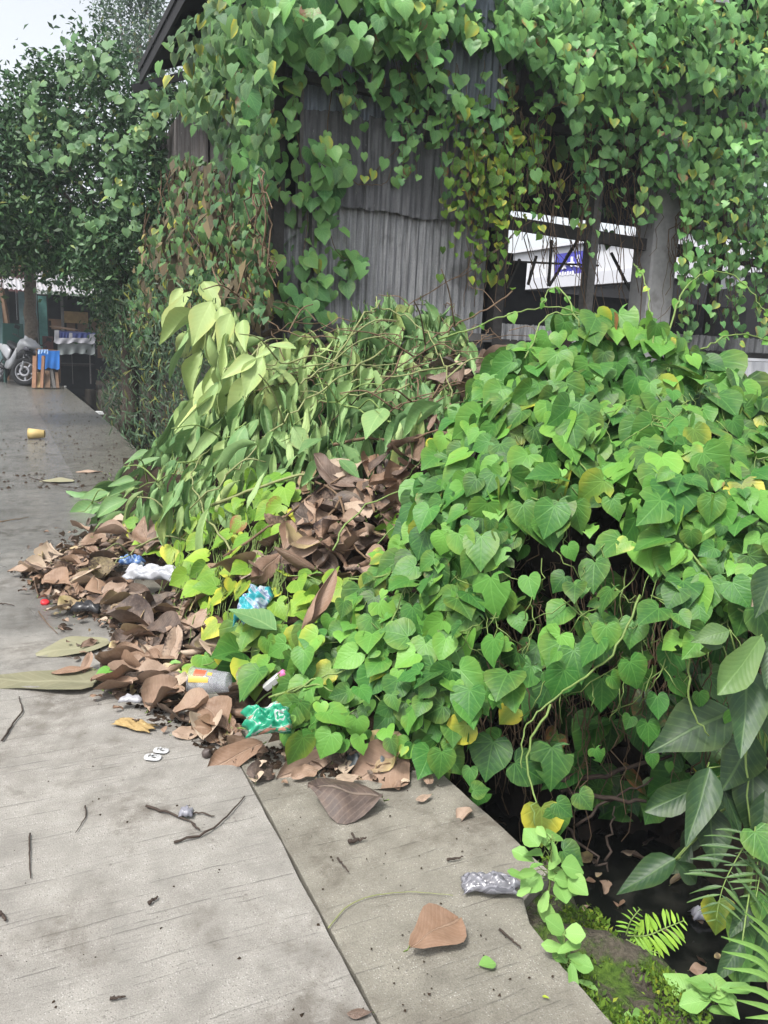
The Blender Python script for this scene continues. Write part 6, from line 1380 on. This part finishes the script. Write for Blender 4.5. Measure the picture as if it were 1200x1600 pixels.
# roofs beyond
far = empty('far_house', (0, 30, 0), 0, 'far house with brown walls and a blue roof edge above the shack', 'house'); FO = np.array(far.location)
for (x0, y0, x1, y1, mt, nm) in [(-80, 415, 60, 560, M_MAR, 'wall'), (-80, 402, 30, 414, plain('blue_roof', (.06, .14, .30), .5), 'roof_edge'), (20, 412, 75, 426, plain('rust_roof', (.26, .13, .09), .8, 0, .4), 'roof_edge'), (-80, 380, 20, 404, plain('grey_gable', (.20, .18, .18), .8), 'gable')]:
    pxbox(lambda b, n_, m_: (setattr(b, 'V', [tuple(np.array(v)-FO) for v in b.V]), b.build(n_, m_, far))[1], nm, mt, x0, y0, x1, y1, 30+RNG.uniform(-.2, .2), .3)
# stall table with tarpaulin, over the drain
tb_ = empty('stall_table', (1.6, 21.6, 0), 0, 'wooden stall table over the drain with a grey plastic skirt', 'table'); TO = np.array(tb_.location)
def tpart(b, name, mat, sm=False): b.V = [tuple(np.array(v)-TO) for v in b.V]; return b.build(name, mat, tb_, sm)
pxbox(tpart, 'tabletop', M_TIMBER2, 86, 533, 150, 538, 21.3, .9)
def drape(px0, px1, yt, yb, Y, mat, name, fn, amp=.04):
    V = []; Fs = []; n = 22
    for i in range(n):
        u = i/(n-1); px = px0+(px1-px0)*u
        for k in range(5):
            t = k/4; yb_ = yb+1.2*sin(u*9)+.7*sin(u*23); p = py_(px, yt+(yb_-yt)*t, Y); p[1] += amp*t*sin(u*22+t*2)-.02; V.append(p)
    for i in range(n-1):
        for k in range(4): Fs.append([i*5+k, i*5+5+k, i*5+6+k, i*5+1+k][::-1])
    b = MB(); b.add(V, Fs); return fn(b, name, mat, True)
drape(90, 148, 536, 553, 21.2, plain('grey_tarp', (.17, .19, .19), .5, 0, .3, 5, .2), 'skirt', tpart)
for x0, x1 in ((91, 94), (139, 143), (112, 114)): pxbox(tpart, 'leg', M_TIMBER2, x0, 536, x1, 600, 21.4, .08)
pxbox(tpart, 'shelf', M_TIMBER, 92, 568, 148, 573, 21.5, .6); pxbox(tpart, 'back_board', M_DARK, 92, 553, 150, 608, 22.1, .05)
tp = empty('tarpaulin', (1.6, 21.6, 1.2), 0, 'folded blue and white tarpaulin lying on the stall table', 'tarpaulin'); PO = np.array(tp.location)
def ppart(b, name, mat, sm=False): b.V = [tuple(np.array(v)-PO) for v in b.V]; return b.build(name, mat, tp, sm)
M_NAVY = plain('navy_tarp', (.035, .05, .16), .55, 0, .3, 6, .2); M_PALE = plain('pale_tarp', (.32, .32, .35), .55, 0, .2, 7, .3)
drape(86, 148, 528, 536, 21.15, M_PALE, 'white_fold', ppart, .03); drape(92, 109, 519, 530, 21.2, M_NAVY, 'blue_fold', ppart, .02); drape(112, 142, 520, 531, 21.2, M_NAVY, 'blue_fold', ppart, .03); drape(85, 92, 516, 534, 21.18, M_PALE, 'white_fold', ppart, .02); drape(140, 150, 522, 536, 21.17, M_PALE, 'white_fold', ppart, .02); drape(108, 113, 520, 532, 21.16, M_PALE, 'white_fold', ppart, .01)
V = [py_(86, 519, 21.2), py_(149, 522, 21.2), py_(149, 520, 22.1), py_(88, 516, 22.1)]; b = MB(); b.add(V+[v-np.array([0, 0, .1]) for v in V], [[0, 1, 2, 3], [7, 6, 5, 4], [0, 4, 5, 1], [1, 5, 6, 2], [2, 6, 7, 3], [3, 7, 4, 0]]); ppart(b, 'bundle', M_NAVY)
b = MB(); b.beam(py_(82, 510, 22.), py_(121, 516, 21.6), .25, .03); o = b.build('plank', M_BRD); tag(o, 'thin dark plank propped above the stall table', 'plank')
# blue tarp rack with planks leaning
bt = empty('blue_tarp', (.9, 21.3, .6), 0, 'bright blue tarp hung over a low rail beside the motorcycle', 'tarp'); BO = np.array(bt.location)
def bpart_(b, name, mat, sm=False): b.V = [tuple(np.array(v)-BO) for v in b.V]; return b.build(name, mat, bt, sm)
M_BLUE = plain('blue_tarp', (.035, .19, .60), .5, 0, .15, 5, .2)
drape(59, 93, 548, 576, 21.2, M_BLUE, 'cloth', bpart_, .012); drape(59, 75, 546, 552, 21.1, plain('blue_hem', (.28, .45, .75), .5), 'hem', bpart_, .02)
b = MB(); b.tube([py_(57, 546, 21.25), py_(95, 549, 21.25)], .025, 8); bpart_(b, 'rail', M_BRD); b = MB(); b.tube([py_(93, 548, 21.3), py_(93, 598, 21.3)], .03, 8); bpart_(b, 'post', M_BRD); b = MB(); b.tube([py_(58, 546, 21.3), py_(58, 600, 21.3)], .03, 8); bpart_(b, 'post', M_BRD)
M_RWOOD = plain('red_brown_wood', (.24, .13, .08), .8, 0, .35, 12, .3)
for k, (a, c, w, lab, mt) in enumerate([((55, 556), (53, 596), .10, 'broad reddish plank leaning left of the blue tarp', M_RWOOD), ((68, 556), (65, 598), .07, 'rounded reddish stake leaning in front of the blue tarp', M_RWOOD), ((58, 582), (57, 598), .16, 'short tan board standing at the foot of the stakes', M_BRD2), ((80, 578), (85, 600), .06, 'grey stick leaning below the blue tarp', M_TIMBER2), ((74, 580), (74, 599), .12, 'dark board standing below the blue tarp', M_BRD), ((88, 582), (90, 600), .07, 'dark stake standing below the right end of the blue tarp', M_BRD)]):
    b = MB(); p = py_(a[0], a[1], 21.0+.05*k); q = py_(c[0], c[1], 20.9); q[2] = max(0, min(q[2], .02)); b.beam(q, p, w, .05); o = b.build('plank', mt); tag(o, lab, 'plank', 'wood leaning by the blue tarp')
gb = empty('green_chair', (.12, 23.4, 0), 0, 'dark green plastic chair behind the motorcycle', 'chair'); M_DG = plain('dark_green', (.012, .05, .042), .5, 0, .2)
b = MB(); b.box((0, 0, .52), (.6, .55, .06), None, 1, .05); b.build('seat', M_DG, gb); b = MB(); b.box((0, .27, 1.05), (.58, .06, .95), None, .85, .02); b.build('backrest', M_DG, gb)
for sx in (-.25, .25):
    for sy in (-.22, .24): b = MB(); b.beam((sx, sy, 0), (sx*.9, sy*.9, .5), .06, .06); b.build('leg', M_DG, gb)
# ------------------------------------------------------------------ motorcycle
mo_ = empty('motorcycle', tuple(G(12., 599., 0)), 0, 'silver and black scooter-style motorcycle parked at the end of the road', 'motorcycle')
mo_.rotation_euler = (radians(-20), 0, radians(-72)); mo_.scale = (1.16,)*3
mb_c = G(33., 602., 0); 
MS = plain('silver_fairing', (.42, .43, .45), .35, .2, .08, 5, .02); MBK = plain('black_plastic', (.018, .018, .02), .45, 0, .2); MTY = plain('tyre_rubber', (.02, .02, .021), .8, 0, .2, 40); MRM = plain('alloy', (.35, .35, .37), .35, .6, .1); MGL = plain('smoked_screen', (.45, .46, .48), .12, 0, .1); MLT = plain('headlight_glass', (.10, .10, .12), .08, 0, .2); MPL = plain('number_plate', (.03, .03, .035), .5, 0, .1); MWH = plain('fork_white', (.42, .43, .45), .35, .1, .05)
def wheel(x, steer):
    w = empty('wheel', (x, 0, .31)); w.parent = mo_; w.rotation_euler = (0, 0, steer)
    R = Matrix.Rotation(pi/2, 3, 'X')
    b = MB(); b.lathe([(.215, -.05), (.26, -.062), (.295, -.05), (.31, -.02), (.312, 0), (.31, .02), (.295, .05), (.26, .062), (.215, .05), (.205, 0), (.215, -.05)], n=28, R=R); b.build('tyre', MTY, w, True)
    b = MB(); b.lathe([(.215, -.045), (.218, .045), (.195, .04), (.195, -.04), (.215, -.045)], n=28, R=R); b.build('rim', MRM, w, True)
    for k in range(5):
        a = 2*pi*k/5; b = MB(); b.beam((0, 0, 0), (.2*cos(a), 0, .2*sin(a)), .035, .03); b.build('spoke', MRM, w)
    b = MB(); b.lathe([(.001, -.05), (.05, -.05), (.05, .05), (.001, .05)], n=12, R=R); b.build('hub', MBK, w, True)
    b = MB(); b.lathe([(.07, .052), (.12, .052), (.12, .058), (.07, .058), (.07, .052)], n=20, R=R); b.build('brake_disc', MRM, w, True)
wheel(.68, radians(44)); wheel(-.68, 0)
def mpart(name, mat, b, sm=False, loc=None): return b.build(name, mat, mo_, sm)
for s in (1, -1):
    b = MB(); b.tube([(.69, s*.09, .31), (.60, s*.09, .62), (.54, s*.08, .82)], [.026, .026, .02], 8); mpart('fork_leg', MWH, b, True)
def loft(secs, n=14, pw=2.6):
    V = []; Fs = []
    for (x, z, hy, hz) in secs:
        for k in range(n):
            a = 2*pi*k/n; c, s = cos(a), sin(a); V.append((x, hy*np.sign(c)*abs(c)**(2/pw), z+hz*np.sign(s)*abs(s)**(2/pw)))
    for i in range(len(secs)-1):
        for k in range(n): Fs.append([i*n+k, (i+1)*n+k, (i+1)*n+(k+1) % n, i*n+(k+1) % n])
    Fs += [list(range(n)), [(len(secs)-1)*n+k for k in range(n)][::-1]]
    b = MB(); b.add(V, Fs); return b
mpart('front_fairing', MS, loft([(.28, .80, .20, .16), (.42, .86, .25, .17), (.53, .90, .22, .11), (.62, .88, .12, .06), (.66, .87, .05, .03)]), True)
mpart('fairing_lower', MBK, loft([(.32, .66, .16, .14), (.48, .68, .18, .12), (.62, .72, .12, .06)]), True)
for s in (1, -1):
    b = loft([(.60, .0, .075, .05), (.68, .0, .06, .04), (.72, .0, .02, .015)], 10); b.V = [(x, y+s*.10, z+.79) for x, y, z in b.V]; mpart('headlight', MLT, b, True)
V = []; Fs = []
for i in range(6):
    t = i/5
    for j in range(7):
        s = j/6*2-1; w = .19-.07*t; V.append((.60-.22*t-.10*s*s*(1-.3*t), s*w, .94+.36*t-.03*s*s))
for i in range(5):
    for j in range(6): a = i*7+j; Fs.append([a, a+1, a+8, a+7])
b = MB(); b.add(V, Fs); o = mpart('windscreen', MGL, b, True); md = o.modifiers.new('t', 'SOLIDIFY'); md.thickness = .006
b = MB(); b.tube([(.36, -.36, 1.02), (.40, -.2, 1.0), (.44, 0, .98), (.40, .2, 1.0), (.36, .36, 1.02)], .014, 8); mpart('handlebar', MBK, b, True)
for s in (1, -1):
    b = MB(); b.tube([(.38, s*.26, 1.01), (.41, s*.33, 1.16)], .008, 6); b.box((.41, s*.36, 1.19), (.02, .12, .08), None, 1, .01); mpart('mirror', MBK, b)
    b = MB(); b.tube([(.36, s*.30, 1.02), (.34, s*.38, 1.02)], .019, 8); mpart('grip', MBK, b, True)
b = MB(); b.box((.66, 0, .655), (.02, .26, .10), Matrix.Rotation(-.2, 3, 'Y')); mpart('number_plate', MPL, b)
for k in range(5): b = MB(); b.box((.672, -.09+.045*k, .665), (.004, .026, .035)); mpart('plate_character', MWH, b)
mpart('front_mudguard', MBK, loft([(.52, .60, .06, .03), (.66, .66, .075, .03), (.80, .62, .07, .03), (.90, .54, .05, .02)], 10), True)
for s in (1, -1):
    b = loft([(.30, .62, .05, .22), (.15, .42, .05, .14), (-.05, .38, .05, .10)], 10); b.V = [(x, y+s*.17, z) for x, y, z in b.V]; mpart('side_fairing', MS, b, True)
mpart('floor_body', MBK, loft([(.32, .45, .15, .18), (.0, .40, .17, .14), (-.3, .55, .17, .22), (-.75, .68, .14, .13), (-.98, .78, .05, .05)]), True)
for s in (1, -1):
    b = loft([(-.10, .60, .03, .12), (-.45, .70, .035, .13), (-.9, .80, .03, .05)], 10); b.V = [(x, y+s*.17, z) for x, y, z in b.V]; mpart('tail_panel', MS, b, True)
mpart('seat', MBK, loft([(.05, .76, .10, .04), (-.15, .80, .15, .06), (-.45, .84, .15, .06), (-.62, .90, .14, .07), (-.95, .92, .10, .04)]), True)
b = MB(); b.tube([(-.1, -.2, .28), (-.45, -.22, .33), (-.9, -.22, .48)], [.035, .055, .06], 10); mpart('exhaust', MBK, b, True)
b = MB(); b.beam((-.05, .18, .30), (-.2, .32, .0), .03, .03); mpart('side_stand', MBK, b)
f_ = Matrix.Rotation(radians(-72), 3, 'Z')@Vector((.68*1.16, 0, 0)); mo_.location = (float(mb_c[0])-f_.x, float(mb_c[1])-f_.y, 0)

# ------------------------------------------------------------------ thin volume added to lift far tones like veiling glare
b = MB(); b.box((0, 22, 4.6), (80, 60, 13.0)); hz = b.build('veil_volume', None) if False else link('veil_volume', poly_mesh('veil_volume', b.V, b.F)); hz['kind'] = 'stuff'
t = NT('veil_scatter'); vn = t.n('VolumePrincipled'); vn.inputs['Color'].default_value = (.86, .93, 1, 1); vn.inputs['Density'].default_value = .0018; t.l(vn.outputs[0], t.out.inputs['Volume']); hz.data.materials.append(t.m)
